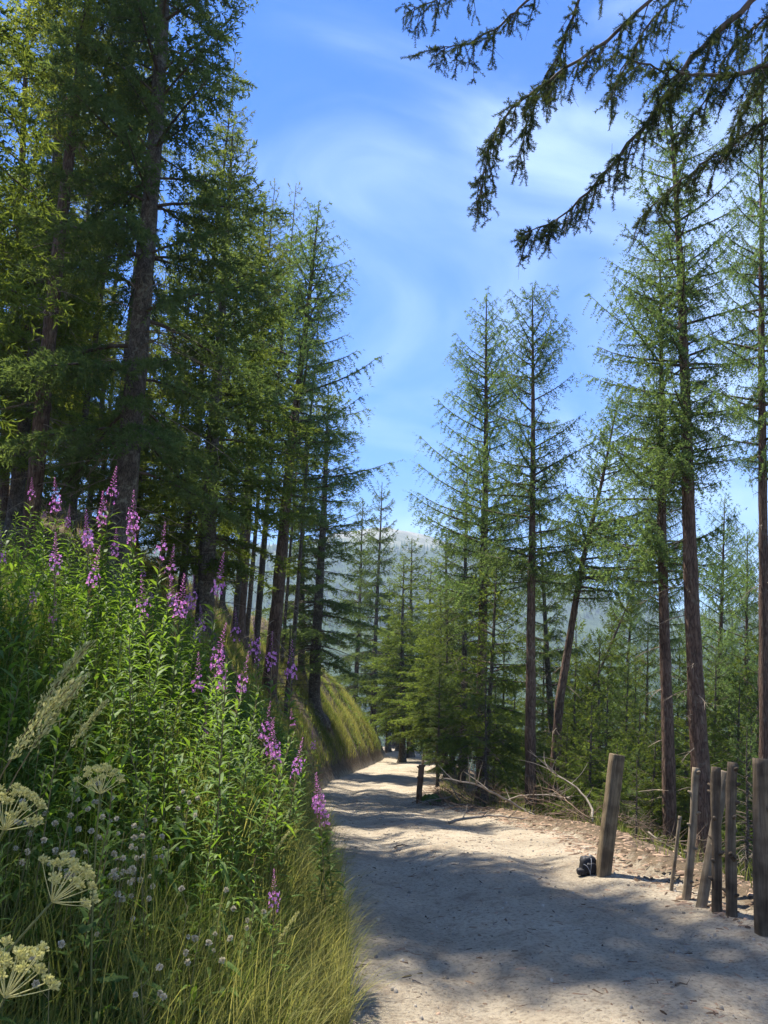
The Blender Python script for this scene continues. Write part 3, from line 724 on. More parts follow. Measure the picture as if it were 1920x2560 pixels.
# ------------------------------------------------------------------ overhanging spruce at the right
def overhang():
    g = np.random.default_rng(77)
    x, y = 6.6, 5.4
    t = thing('spruce_tree', 'spruce reaching dark drooping boughs over the track', 'tree', None, (x, y, H(x, y)))
    org = np.array([x, y, H(x, y)])
    tm = MB(); zz = np.linspace(-0.8, 17, 80)
    tm.tube(np.stack([zz * 0.01, zz * 0, zz], -1), 0.2 * (1 - np.clip(zz, 0, 20) / 17.5) + 0.02, 14, 0, 0.5, True, 0.14, 5)
    ob('trunk', tm.mesh('overhang_trunk', M['bark_grey'], True), t)
    boughs = [  # pixels along each bough, from the trunk side to the tip, and its distances
        ([(1960, -420), (1760, -150), (1626, 0), (1527, 98), (1435, 156), (1330, 231), (1272, 278), (1232, 336), (1215, 417), (1197, 498)], 5.4, 5.9, 0.022),
        ([(1900, -520), (1560, -200), (1446, 0), (1411, 110), (1365, 191), (1320, 300), (1300, 410)], 5.6, 6.3, 0.02),
        ([(1900, -560), (1500, -160), (1319, 0), (1238, 75), (1151, 116), (1081, 124)], 5.8, 6.6, 0.02),
        ([(2200, -330), (1990, -110), (1886, 0), (1800, 70), (1712, 168), (1655, 255), (1591, 347), (1527, 417), (1452, 498), (1388, 556), (1307, 585)], 5.2, 5.6, 0.034),
        ([(2300, 40), (2080, 130), (1920, 162), (1828, 191), (1730, 188), (1655, 174), (1539, 136)], 5.1, 5.0, 0.03),
        ([(2300, 60), (2060, 210), (1920, 295), (1857, 342), (1770, 400), (1684, 463), (1600, 545)], 5.3, 5.8, 0.026),
        ([(2200, -160), (2000, -30), (1900, 60), (1820, 130), (1760, 260), (1700, 330)], 5.6, 5.9, 0.02),
        ([(2100, -500), (1800, -190), (1700, -20), (1620, 60), (1560, 170), (1530, 240)], 5.9, 6.2, 0.02),
        ([(2250, -60), (2040, 60), (1930, 120), (1870, 240), (1830, 330)], 5.7, 6.0, 0.018),
        ([(1700, -500), (1300, -190), (1180, -60), (1090, 0), (1030, 25)], 6.2, 6.9, 0.018)]
    for bi, (px, d0, d1, r) in enumerate(boughs):
        pts = np.array([P(a, b, d0 + (d1 - d0) * k / (len(px) - 1)) for k, (a, b) in enumerate(px)])
        pts = np.vstack([[x + 0.1, y, pts[0][2] + 0.5], pts])
        m = 40; u = np.linspace(0, len(pts) - 1, m)
        path = np.stack([np.interp(u, np.arange(len(pts)), pts[:, c]) for c in range(3)], -1)
        for _ in range(2): path[1:-1] = (path[:-2] + 2 * path[1:-1] + path[2:]) / 4
        path[1:-1] += g.normal(size=(m - 2, 3)) * 0.008
        mb = MB(); mb.tube(path - org, np.linspace(r, 0.004, m), 7, 0, 0.5, False, 0.2, bi)
        br = ob('bough', mb.mesh('bough', M['limb'], True), t)
        fm = MB()
        # side twigs along the outer two thirds
        tg = unit(np.gradient(path, axis=0))
        nt_ = int(46 * np.clip(len(px) / 8, 0.6, 1.4))
        ii = np.clip((m * (0.30 + 0.70 * np.linspace(0, 1, nt_)) + g.uniform(-1, 1, nt_)).astype(int), 4, m - 1)
        sg = np.where(np.arange(nt_) % 2 == 0, 1.0, -1.0)
        latv = unit(np.cross(tg[ii], np.array([0, 0, 1.0])))
        d = unit(tg[ii] * g.uniform(0.3, 0.9, nt_)[:, None] + latv * (sg * g.uniform(0.2, 0.9, nt_))[:, None] + np.array([0, 0, -1.0]) * g.uniform(0.1, 0.9, nt_)[:, None])
        l = g.uniform(0.12, 0.48, nt_) * (1.1 - 0.6 * (ii / m))
        hang = g.uniform(0.1, 0.5, nt_)
        o = path[ii]
        SO = [o]; SD = [d]; SL = [l]; SH = [hang]
        for k in range(nt_):
            tt = np.linspace(0, 1, 6)[:, None]
            p = o[k] + d[k] * l[k] * tt; p[:, 2] -= (hang[k] * l[k] * tt * tt)[:, 0]
            fm.tube(p - org, np.linspace(0.0055, 0.002, 6), 4, 0, 0.5, False)
            ns = int(4 + l[k] * 20)
            ts = g.uniform(0.15, 1, ns)
            oo = o[k] + d[k] * (l[k] * ts)[:, None]; oo[:, 2] -= hang[k] * l[k] * ts * ts
            dd = unit(d[k] * 0.5 + g.normal(size=(ns, 3)) * 0.75 + np.array([0, 0, -0.25]))
            ll = g.uniform(0.04, 0.13, ns); hh = g.uniform(0, 0.4, ns)
            fm.ribbons(oo - org, oo + dd * ll[:, None] - np.array([0, 0, 1]) * (hh * ll)[:, None] - org, 0.003, 0)
            SO.append(oo); SD.append(dd); SL.append(ll); SH.append(hh)
        so, sd, sl, sh = np.vstack(SO), np.vstack(SD), np.concatenate(SL), np.concatenate(SH)
        live = g.random(len(so)) < 0.86
        live[:nt_] &= g.random(nt_) < 0.55
        needles(fm, so[live] - org, sd[live], sl[live], sh[live], g, 0.006, 0.024, 0.0055, 4, 0.95, 1, (0.0, 0.9))
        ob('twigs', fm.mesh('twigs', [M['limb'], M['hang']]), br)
overhang()

# ------------------------------------------------------------------ posts, poles and plank at the track edge
def line_on_ground(p0, p1, d, d1=None, sink=0.25):
    a = P(p0[0], p0[1], d); b = P(p1[0], p1[1], d1 or d)
    v = (b - a).normalized(); q = a.copy()
    for _ in range(60): q = q - v * ((q.z - H(q.x, q.y)) * 0.6)
    return q, b, v

def round_post(name, p0, p1, d, rad, mat, label, d1=None, knots=5, seed=1, group=None, taper=0.9, sides=14):
    q, b, v = line_on_ground(p0, p1, d, d1)
    Ln = (b - q).length; g = np.random.default_rng(seed)
    t = thing(name, label, 'post', group, q)
    t.rotation_mode = 'QUATERNION'; t.rotation_quaternion = Vector((0, 0, 1)).rotation_difference(v)
    mb = MB(); z = np.linspace(-0.3, Ln, 34)
    wob = 0.012 * rad / 0.05
    path = np.stack([wob * np.sin(z * 3.1 + seed), wob * np.cos(z * 2.3 + seed * 2), z], -1)
    r = rad * np.linspace(1, taper, 34)
    mb.tube(path, r, sides, 0, 0.5, True, 0.24, seed)
    ob('shaft', mb.mesh('post_shaft', M[mat], False), t)
    for k in range(knots):                      # stubs of cut branches
        zz = g.uniform(0.12, 0.96) * Ln; a = g.uniform(0, 2 * PI)
        o = np.array([wob * math.sin(zz * 3.1 + seed), wob * math.cos(zz * 2.3 + seed * 2), zz]); dv = np.array([math.cos(a), math.sin(a), 0.35])
        km = MB(); km.tube(o + dv * np.linspace(rad * 0.6, rad * 1.35 + 0.008, 4)[:, None], np.array([0.5, 0.42, 0.3, 0.2]) * rad, 7, 0, 0.5, True, 0.2, k)
        ob('knot', km.mesh('post_knot', M[mat]), t)
    return t

def beam(name, p0, p1, d, wx, wy, mat, label, rot=0.4, cat='post', d1=None, chamfer=0.012):
    q, b, v = line_on_ground(p0, p1, d, d1)
    Ln = (b - q).length
    t = thing(name, label, cat, None, q)
    t.rotation_mode = 'QUATERNION'
    t.rotation_quaternion = Vector((0, 0, 1)).rotation_difference(v) @ Matrix.Rotation(rot, 4, 'Z').to_quaternion()
    g = np.random.default_rng(3); c = chamfer
    prof = np.array([(-wx / 2 + c, -wy / 2), (wx / 2 - c, -wy / 2), (wx / 2, -wy / 2 + c), (wx / 2, wy / 2 - c), (wx / 2 - c, wy / 2), (-wx / 2 + c, wy / 2), (-wx / 2, wy / 2 - c), (-wx / 2, -wy / 2 + c)])
    z = np.concatenate([np.linspace(-0.3, Ln - 0.012, 16), [Ln]]); n = len(z)
    v3 = np.zeros((n, 8, 3))
    for i in range(n):
        s = 0.93 if i == n - 1 else 1.0
        v3[i, :, :2] = prof * s * (1 + g.normal(size=(8, 1)) * 0.012); v3[i, :, 2] = z[i]
    i = np.arange(n - 1)[:, None] * 8; j = np.arange(8)[None, :]
    qd = np.stack([i + j, i + (j + 1) % 8, i + 8 + (j + 1) % 8, i + 8 + j], -1).reshape(-1, 4)
    m = n * 8; k = np.arange(8)
    tr = np.stack([(n - 1) * 8 + k, (n - 1) * 8 + (k + 1) % 8, np.full(8, m)], -1)
    mb = MB(); mb.add(np.vstack([v3.reshape(-1, 3), [[0, 0, Ln]]]), qd, tr)
    ob('shaft' if cat == 'post' else 'board', mb.mesh(name + '_shaft', M[mat]), t)
    return t

beam('timber_post', (1510, 2165), (1543, 1886), 7.9, 0.12, 0.12, 'timber', 'leaning square-cut timber post with the black bag at its foot', rot=0.1)
round_post('wooden_post', (1049, 2005), (1053, 1912), 21.5, 0.08, 'redwood', 'short reddish round post standing alone at the edge of the track bend', seed=4, knots=3)
round_post('wooden_post', (1058, 1900), (1060, 1876), 47, 0.07, 'greywood', 'small far post by the distant bend of the track', seed=5, knots=2)
round_post('thin_stake', (1677, 2245), (1699, 2040), 7.2, 0.017, 'palewood', 'thin leaning stake beside the pale knotty pole', seed=6, knots=7, sides=8)
round_post('wooden_pole', (1713, 2262), (1741, 1919), 6.9, 0.035, 'palewood', 'pale knotty leaning pole with rounded top', seed=7, knots=9, taper=0.8)
beam('wooden_plank', (1753, 2268), (1813, 1928), 6.65, 0.08, 0.03, 'palewood', 'grey weathered plank leaning against the upright knotty poles', rot=-0.5, cat='plank', d1=6.75, chamfer=0.004)
round_post('wooden_pole', (1788, 2290), (1794, 1918), 6.5, 0.04, 'greywood', 'upright knotty pole with the plank leaning against it', seed=8, knots=12)
round_post('wooden_pole', (1829, 2300), (1832, 1906), 6.35, 0.042, 'greywood', 'upright knotty pole next to the thick sawn-off post', seed=9, knots=11)
round_post('wooden_post', (1915, 2330), (1896, 1896), 5.9, 0.062, 'greywood', 'thick sawn-off round post with broad flat top', seed=10, knots=4)

# ------------------------------------------------------------------ black bag
def bag():
    c = P(1467, 2140, 8.0); x, y = c.x, c.y; z = H(x, y)
    t = thing('black_bag', 'black fabric bag with grey straps slumped against the timber post', 'bag', None, (x, y, z))
    t.rotation_euler = (0, 0, 0.15); t.scale = (0.52, 0.55, 0.72)
    def blob(sx, sy, sz, cx, cy, cz, seed, flat=0.0):
        nu, nv = 30, 18
        u = np.linspace(0, 2 * PI, nu, endpoint=False); w = np.linspace(-PI / 2, PI / 2, nv)
        U, Vv = np.meshgrid(u, w)
        e = 0.5
        cu, su, cv, sv = np.cos(U), np.sin(U), np.cos(Vv), np.sin(Vv)
        px = np.sign(cu) * np.abs(cu) ** e * np.abs(cv) ** e; py = np.sign(su) * np.abs(su) ** e * np.abs(cv) ** e; pz = np.sign(sv) * np.abs(sv) ** e
        n = 1 + 0.26 * fbm(px * 2.2 + pz * 1.3 + 9, py * 2.2 - pz * 1.9 + 4, seed, 4)
        px = px * (1 - 0.22 * pz) - 0.12 * pz
        v = np.stack([cx + sx * px * n, cy + sy * py * n, np.maximum(cz + sz * pz * n, -0.01)], -1).reshape(-1, 3)
        i = np.arange(nv - 1)[:, None] * nu; j = np.arange(nu)[None, :]
        q = np.stack([i + j, i + (j + 1) % nu, i + nu + (j + 1) % nu, i + nu + j], -1).reshape(-1, 4)
        return v, q
    mb = MB(); mb.add(*blob(0.155, 0.10, 0.115, 0.035, 0, 0.105, 3)); ob('bag_body', mb.mesh('bag_body', M['bag'], True), t)
    mb = MB(); mb.add(*blob(0.085, 0.07, 0.04, -0.13, -0.035, 0.037, 5)); ob('side_pocket', mb.mesh('side_pocket', M['bag'], True), t)
    mb = MB(); mb.add(*blob(0.11, 0.04, 0.07, 0.04, -0.11, 0.08, 8)); ob('front_pocket', mb.mesh('front_pocket', M['bag'], True), t)
    def strap(pts, w):
        pts = np.array(pts, float); u = np.linspace(0, len(pts) - 1, 14)
        p = np.stack([np.interp(u, np.arange(len(pts)), pts[:, k]) for k in range(3)], -1)
        for _ in range(3): p[1:-1] = (p[:-2] + 2 * p[1:-1] + p[2:]) / 4
        s = np.array([0.9, 0.1, 0.25]); s /= np.linalg.norm(s); nn = np.array([0, -0.004, 0.002])
        v = np.stack([p - s * w / 2, p + s * w / 2, p + s * w / 2 + nn, p - s * w / 2 + nn], 1).reshape(-1, 3)
        i = np.arange(13)[:, None] * 4; j = np.arange(4)[None, :]
        q = np.stack([i + j, i + (j + 1) % 4, i + 4 + (j + 1) % 4, i + 4 + j], -1).reshape(-1, 4)
        mb = MB(); mb.add(v, q); return mb.mesh('strap', M['strap'], True)
    ob('strap', strap([(-0.02, -0.15, 0.03), (0.0, -0.165, 0.10), (0.03, -0.13, 0.18), (0.05, -0.05, 0.225), (0.06, 0.04, 0.235)], 0.013), t)
    ob('strap', strap([(-0.12, -0.12, 0.14), (-0.07, -0.15, 0.12), (-0.03, -0.17, 0.06), (-0.02, -0.17, 0.01)], 0.011), t)
bag()

# ------------------------------------------------------------------ willowherb and other plants of the bank
def lance_leaves(mb, o, d, nrm, ln, wd, droop, mat, tint):
    """folded, curved lance leaves (8 verts each)"""
    n = len(o); s = unit(np.cross(d, nrm)); up = unit(np.cross(s, d))
    ln = ln[:, None]; wd = wd[:, None]; dr = droop[:, None]
    def st(f): return o + d * ln * f - np.array([0, 0, 1.0]) * dr * ln * f * f
    a, b, c, e = st(0.0), st(0.35), st(0.7), st(1.0)
    v = np.stack([a, b - s * wd * 0.5 + up * wd * 0.16, b, b + s * wd * 0.5 + up * wd * 0.16, c - s * wd * 0.36 + up * wd * 0.1, c, c + s * wd * 0.36 + up * wd * 0.1, e], 1).reshape(-1, 3)
    k = np.arange(n)[:, None] * 8
    q = np.concatenate([k + np.array([[1, 2, 5, 4]]), k + np.array([[2, 3, 6, 5]])], 0)
    t = np.concatenate([k + np.array([[0, 2, 1]]), k + np.array([[0, 3, 2]]), k + np.array([[4, 5, 7]]), k + np.array([[5, 6, 7]])], 0)
    mb.add(v, q, t, mat, np.repeat(tint, 8))

def willowherb(seed, flower, h=1.3):
    g = np.random.default_rng(seed)
    n = 16; z = np.linspace(0, 1, n)
    lx, ly = g.uniform(-0.12, 0.12, 2)
    def ax(q):
        q = np.asarray(q, float); return np.stack([lx * q * q * h, ly * q * q * h, q * h], -1)
    sm = MB(); sm.tube(ax(z), np.linspace(0.0052, 0.0022, n), 5, 0, np.full(n * 5 + 2, g.uniform(0.1, 0.8)), True)
    stem = sm.mesh('stem', M['stem'], True)
    lm = MB(); f1 = 0.74 if flower else 0.98
    m = int(g.uniform(54, 70)) if flower else int(g.uniform(64, 84))
    q = np.linspace(0.10, f1, m); a = np.arange(m) * 2.39996 + g.uniform(-0.4, 0.4, m)
    el = 0.15 + 0.75 * q + g.uniform(-0.2, 0.2, m)
    d = np.stack([np.cos(a) * np.cos(el), np.sin(a) * np.cos(el), np.sin(el)], -1)
    ln = (0.165 - 0.08 * np.abs(q - 0.45) / 0.5) * g.uniform(0.75, 1.2, m)
    lance_leaves(lm, ax(q), d, np.tile([0.0, 0.0, 1.0], (m, 1)), ln, ln * g.uniform(0.15, 0.21, m), g.uniform(0.15, 0.65, m), 0, np.clip(q * 0.6 + g.uniform(0, 0.4, m), 0, 1))
    leaves = lm.mesh('leaves', M['leaf'])
    parts = [('stem', stem), ('leaves', leaves)]
    if flower:
        fm = MB()
        k = int(g.uniform(9, 21)); q = 0.80 + 0.085 * np.sort(g.uniform(0, 1, k)); a = np.arange(k) * 2.39996
        pd = np.stack([np.cos(a), np.sin(a), g.uniform(-0.1, 0.4, k)], -1); o = ax(q)
        c = o + unit(pd) * g.uniform(0.018, 0.04, k)[:, None]
        fm.ribbons(o, c, 0.002, 1, 0.7)
        for j in range(4):                       # four petals on every flower
            e1 = unit(np.cross(pd, [0, 0, 1.0])); e2 = unit(np.cross(pd, e1)); th = j * PI / 2 + 0.5
            dv = unit(e1 * math.cos(th) + e2 * math.sin(th) + unit(pd) * 0.5)
            fm.diamonds(c, dv, unit(np.cross(dv, pd)), g.uniform(0.011, 0.018, k), g.uniform(0.009, 0.014, k), 0, g.uniform(0, 1, k), 0.62)
        kb = 34; q = 0.885 + 0.115 * np.linspace(0, 1, kb); a = np.arange(kb) * 2.39996   # buds tapering to the tip
        bd = unit(np.stack([np.cos(a), np.sin(a), np.linspace(-0.1, 1.2, kb)], -1))
        fm.diamonds(ax(q), bd, unit(np.cross(bd, [0.3, 0.2, 1.0])), np.linspace(0.03, 0.009, kb), 0.006, 0, g.uniform(0, 0.5, kb), 0.7)
        fm.tube(ax(np.linspace(0.66, 1.0, 10)), np.linspace(0.003, 0.001, 10), 4, 1, 0.8, True)
        kp = 14; q = g.uniform(0.69, 0.80, kp); a = g.uniform(0, 6.28, kp)               # long thin seed pods
        pv = unit(np.stack([np.cos(a), np.sin(a), g.uniform(0.5, 1.1, kp)], -1))
        fm.ribbons(ax(q), ax(q) + pv * g.uniform(0.04, 0.075, kp)[:, None], 0.0035, 1, 1.0)
        parts.append(('flower_spike', fm.mesh('flower_spike', [M['petal'], M['stem']])))
    return parts
WF = [willowherb(100 + i, True) for i in range(6)]
WL = [willowherb(200 + i, False) for i in range(6)]

def put(parts, name, label, cat, group, loc, s, rz, tilt=(0, 0)):
    t = thing(name, label, cat, group, loc)
    t.scale = (s, s, s); t.rotation_euler = (tilt[0], tilt[1], rz)
    for nm, me in parts: ob(nm, me, t)
    return t

G = np.random.default_rng(17)
spots = [(233, 1000), (237, 1050), (213, 1095), (226, 1118), (293, 1068), (312, 1105), (340, 1130), (143, 1095), (135, 1155), (183, 1180), (330, 1210), (350, 1260), (343, 1243), (420, 1235), (405, 1243),
         (458, 1195), (435, 1246), (455, 1300), (525, 1315), (560, 1332), (597, 1365), (625, 1382), (480, 1390), (500, 1402), (540, 1392), (430, 1342), (447, 1330), (440, 1402), (645, 1525), (625, 1545), (605, 1578), (683, 1578),
         (612, 1588), (700, 1668), (735, 1697), (88, 1078), (75, 1028), (145, 1028), (65, 1245), (105, 1290), (545, 1512), (440, 1517), (785, 1652), (565, 1545), (715, 1660), (20, 1150), (250, 1130), (375, 1225), (360, 1180), (270, 1160)]
flower_tops = []
for i, (dx, dy) in enumerate(spots):
    want = G.uniform(1.2, 1.65); best = None
    for d in np.linspace(5.0, 14, 60):
        p = P(dx * 1.157, dy * 1.157, d); h = p.z - H(p.x, p.y)
        if p.x > float(xl(d)) + 0.3: continue
        e = abs(h - want)
        if best is None or e < best[0]: best = (e, p, h, d)
    if best is None or best[2] < 0.35: continue
    e, p, h, d = best; h = min(h, 1.95)
    put(WF[i % 6], 'willowherb', 'magenta-flowered willowherb spike on the left bank', 'wildflower', 'flowering willowherb on the bank', (p.x, p.y, H(p.x, p.y) - 0.01), max(h, 0.5) / 1.3, G.uniform(0, 6.28), (G.uniform(-0.05, 0.05), G.uniform(-0.05, 0.05)))
p = P(700, 2190, 3.6)
put(WF[2], 'willowherb', 'low willowherb with a small purple spike among the dry grass', 'wildflower', None, (p.x - 0.05, p.y, H(p.x - 0.05, p.y) - 0.01), 0.62, 1.0, (0, 0.15))
def proj(p):
    a = p[1] * math.cos(PITCH) + (p[2] - CAM_Z) * math.sin(PITCH); b = -p[1] * math.sin(PITCH) + (p[2] - CAM_Z) * math.cos(PITCH)
    return 960 + FPX * p[0] / a, 1280 - FPX * b / a
SIL_X = [-900, 0, 150, 380, 520, 648, 798, 856, 940]; SIL_Y = [1240, 1240, 1275, 1395, 1550, 1735, 1940, 2040, 2260]   # the plants grow lower towards the track
n = 0
for _ in range(9000):
    y = G.uniform(2.3, 12.5); x = float(xl(y)) - 0.12 - abs(G.normal()) * 1.7
    if y < 3.2 and x > -0.9: continue
    if x < -0.62 * y - 0.6: continue
    if float(vnoise(np.array([x * 0.9]), np.array([y * 0.9]), 71)[0]) < -0.16 - 0.1 * (y > 4): continue
    sz = G.uniform(0.6, 1.12) * (0.72 if y < 4 else 1.0)
    while sz > 0.3:
        u_, v_ = proj((x, y, H(x, y) + 1.3 * sz))
        if v_ > np.interp(u_, SIL_X, SIL_Y): break
        sz *= 0.9
    if sz < 0.38: continue
    put(WL[n % 6], 'willowherb', 'leafy green willowherb stem without flowers on the bank', 'plant', 'leafy willowherb stems on the bank', (x, y, H(x, y) - 0.01), sz, G.uniform(0, 6.28), (G.uniform(-0.12, 0.12), G.uniform(-0.05, 0.18)))
    n += 1
    if n >= 290: break

def umbel(seed):
    g = np.random.default_rng(seed); h = 1.0
    sm = MB(); z = np.linspace(-1.2, 1, 20); sm.tube(np.stack([0.06 * z * np.abs(z), 0 * z, z * h], -1), np.linspace(0.009, 0.004, 20), 6, 0, 0.25)
    stem = sm.mesh('stem', M['stem'], True)
    um = MB(); hub = np.array([0.06, 0, h]); k = 17
    a = np.arange(k) * 2.39996; el = np.linspace(1.35, 0.25, k)
    d = np.stack([np.cos(a) * np.cos(el), np.sin(a) * np.cos(el), np.sin(el)], -1); ln = g.uniform(0.085, 0.125, k)
    for j in range(k):
        tip = hub + d[j] * ln[j]
        t = np.linspace(0, 1, 4)[:, None]
        um.tube(hub + d[j] * ln[j] * t + np.array([0, 0, 0.012]) * t * t, np.linspace(0.0022, 0.0013, 4), 4, 0, 0.85, False)
        tip = tip + np.array([0, 0, 0.012]); m = 24
        b = np.arange(m) * 2.39996; e2 = np.linspace(1.4, 0.0, m)
        dd = np.stack([np.cos(b) * np.cos(e2), np.sin(b) * np.cos(e2), np.sin(e2)], -1); dd = unit(dd + d[j] * 0.5)
        e = tip + dd * g.uniform(0.012, 0.026, m)[:, None]
        um.ribbons(np.repeat(tip[None], m, 0), e, 0.0012, 0, 0.6)
        for c in (0, 1):
            sv = unit(np.cross(dd, g.normal(size=(m, 3))))
            um.diamonds(e - dd * 0.004, dd, sv, 0.013, 0.0095, 0, g.uniform(0.2, 1, m), 0.6)
    lm = MB(); m = 5
    for j in range(m):
        a0 = j * 2.4; broad_leaf(lm, np.array([0, 0, 0.12 + 0.13 * j]), np.array([math.cos(a0), math.sin(a0), 0.5]), g.uniform(0.07, 0.12), g)
    return [('stem', stem), ('umbel', um.mesh('umbel', M['umbel'])), ('leaves', lm.mesh('umbel_leaves', M['broad']))]

def broad_leaf(mb, o, d, size, g):
    """a lobed leaf on a stalk"""
    d = unit(d); st = o + d * size * 0.9
    mb.ribbons(o[None], st[None], 0.006, 0, 0.9)
    fw = unit(np.array([d[0], d[1], g.uniform(-0.45, 0.1)])); sd = unit(np.cross(fw, [0, 0, 1.0])); up = np.cross(sd, fw)
    k = 22; a = np.linspace(-2.5, 2.5, k)
    r = size * (0.42 + 0.36 * np.abs(np.cos(a * 1.45)) + 0.06 * np.cos(a * 11)) * (1 - 0.10 * np.abs(a))
    v = st + fw * (np.cos(a) * r)[:, None] + sd * (np.sin(a) * r)[:, None] + up * (-0.18 * np.abs(np.sin(a)) * r + g.normal(size=k) * size * 0.03)[:, None]
    vv = np.vstack([st[None], v]); tr = np.stack([np.zeros(k - 1, int), np.arange(1, k), np.arange(2, k + 1)], -1)
    mb.add(vv, None, tr, 0, np.concatenate([[0.9], g.uniform(0, 0.8) + g.uniform(0, 0.2, k)]))

UM = [umbel(300 + i) for i in range(3)]
for i, (hx, hy, d, tl, lab) in enumerate([
        (130, 2255, 1.75, (0.35, 0.55), 'pale dried umbel tipped sideways on a thick stalk in the grass'),
        (12, 2495, 1.55, (0.3, 0.25), 'pale dried umbel low in the corner of the bank'),
        (10, 2075, 1.8, (-0.1, 0.35), 'pale umbel rising above the other dried umbels'),
        (250, 1985, 2.6, (0.0, -0.1), 'little umbel among the fluffy seed heads')]):
    p = P(hx, hy, d)
    R3 = Matrix.Rotation(tl[1], 3, 'Y') @ Matrix.Rotation(-tl[0], 3, 'X')
    s = 1.0
    hub = Vector(R3 @ Vector((0.06, 0, 1.0)) )
    # find stalk length so that the foot meets the ground under the head
    x, y = p.x - hub.x * 0.75, p.y - hub.y * 0.75
    z = H(x, y) - 0.02
    hh = max(p.z - z, 0.3)
    t = put(UM[i % 3], 'dried_umbel_plant', lab, 'plant', None, (x, y, z), 1, 0)
    sc = (hh) / hub.z
    t.rotation_euler = R3.to_euler()
    t.scale = (s, s, sc) if False else (min(sc, 0.62),) * 3
    foot = Vector((p.x, p.y, p.z)) - hub * min(sc, 0.62)
    t.location = (foot.x, foot.y, foot.z)

def seedhead(seed):
    g = np.random.default_rng(seed); sm = MB(); fm = MB()
    z = np.linspace(0, 1, 8); sm.tube(np.stack([0.05 * z * z, 0.03 * z, z * 0.7], -1), np.linspace(0.0028, 0.0014, 8), 5, 0, 0.4)
    tops = []
    for k in range(int(g.uniform(3, 7))):
        q = g.uniform(0.72, 1.0); o = np.array([0.05 * q * q, 0.03 * q, 0.7 * q]); e = o + np.array([g.uniform(-0.05, 0.05), g.uniform(-0.05, 0.05), g.uniform(0.02, 0.08)])
        sm.ribbons(o[None], e[None], 0.002, 0, 0.5); tops.append(e)
    heads = []
    for c in tops:
        fm = MB(); heads.append(fm)
        m = 46; d = unit(g.normal(size=(m, 3)) + np.array([0, 0, 0.35])); r = g.uniform(0.007, 0.011)
        fm.diamonds(c + d * r * 0.15, d, unit(np.cross(d, g.normal(size=(m, 3)))), r * g.uniform(0.8, 1.2, m), r * 0.75, 0, g.uniform(0, 1, m), 0.7)
    l = 9; q = g.uniform(0.1, 0.8, l); a = g.uniform(0, 6.28, l); o = np.stack([0.05 * q * q, 0.03 * q, 0.7 * q], -1); lm = MB()
    lance_leaves(lm, o, unit(np.stack([np.cos(a), np.sin(a), np.full(l, 0.6)], -1)), np.tile([0, 0, 1.0], (l, 1)), g.uniform(0.05, 0.09, l), g.uniform(0.01, 0.016, l), np.full(l, 0.4), 0, g.uniform(0, 1, l))
    return [('stem', sm.mesh('stem', M['stem'])), ('leaves', lm.mesh('sh_leaves', M['leaf']))] + [('seed_head', f.mesh('seed_head', M['fluff'])) for f in heads]
SH = [seedhead(400 + i) for i in range(4)]
for i, (cx, cy) in enumerate([(170, 655), (85, 670), (370, 680), (350, 740), (400, 785), (440, 745), (515, 765), (490, 805), (600, 855), (515, 905), (580, 930), (670, 855), (720, 930), (700, 820), (510, 1000), (790, 1090), (830, 1180),
                                (780, 825), (850, 700), (990, 1140), (1080, 1080), (720, 1360), (345, 1310), (240, 800), (610, 690), (420, 600), (800, 650), (930, 1080), (130, 760), (300, 900)]):
    best = None
    for d in np.linspace(1.7, 4.5, 40):
        p = P(cx * 0.579, 1600 + cy * 0.579, d); h = p.z - H(p.x, p.y); e = abs(h - 0.72)
        if best is None or e < best[0]: best = (e, p, h)
    e, p, h = best
    put(SH[i % 4], 'seed_head_plant', 'dry stem with pale fluffy seed heads in the near grass', 'plant', 'stems with pale seed heads', (p.x - 0.03, p.y, H(p.x, p.y) - 0.01), max(0.3, h) / 0.74, G.uniform(0, 6.28))

def panicle(seed):
    g = np.random.default_rng(seed); z = np.linspace(0, 1, 14)
    ax = lambda q: np.stack([0.30 * q ** 2.5, 0.03 * q, 1.1 * q - 0.06 * q ** 4], -1)
    sm = MB(); sm.tube(ax(z), np.linspace(0.0025, 0.0012, 14), 5, 0, 0.6)
    fm = MB()
    for q0, q1, w in ((0.82, 0.9, 0.012), (0.89, 0.95, 0.011), (0.94, 1.0, 0.009)):
        m = 110; q = g.uniform(q0, q1, m); d = unit(np.stack([0.6 + g.normal(size=m) * 0.4, g.normal(size=m) * 0.5, 1 + g.normal(size=m) * 0.3], -1))
        o = ax(q) + g.normal(size=(m, 3)) * w * 0.55
        fm.diamonds(o, d, unit(np.cross(d, g.normal(size=(m, 3)))), 0.013, 0.0045, 0, g.uniform(0, 0.8, m), 0.5)
    return [('stalk', sm.mesh('stalk', M['stem'])), ('seed_head', fm.mesh('seed_head', M['umbel']))]
PN = [panicle(500), panicle(501)]
for i, (cx, cy, d) in enumerate([(385, 85, 2.3), (372, 215, 2.2), (285, 235, 2.0), (440, 270, 2.9), (1250, 745, 4.2), (1290, 1060, 3.4)]):
    p = P(cx * 0.579, 1600 + cy * 0.579, d); sc = 0.95
    z = H(p.x - 0.28, p.y); sc = min(max((p.z - z) / 1.04, 0.4), 1.5)
    put(PN[i % 2], 'tall_grass_stalk', 'tall grass stalk with a bent straw-coloured seed head above the near grass', 'grass', 'tall seeding grass stalks', (p.x - 0.3 * sc, p.y, H(p.x - 0.3 * sc, p.y)), sc, G.uniform(-0.2, 0.2))

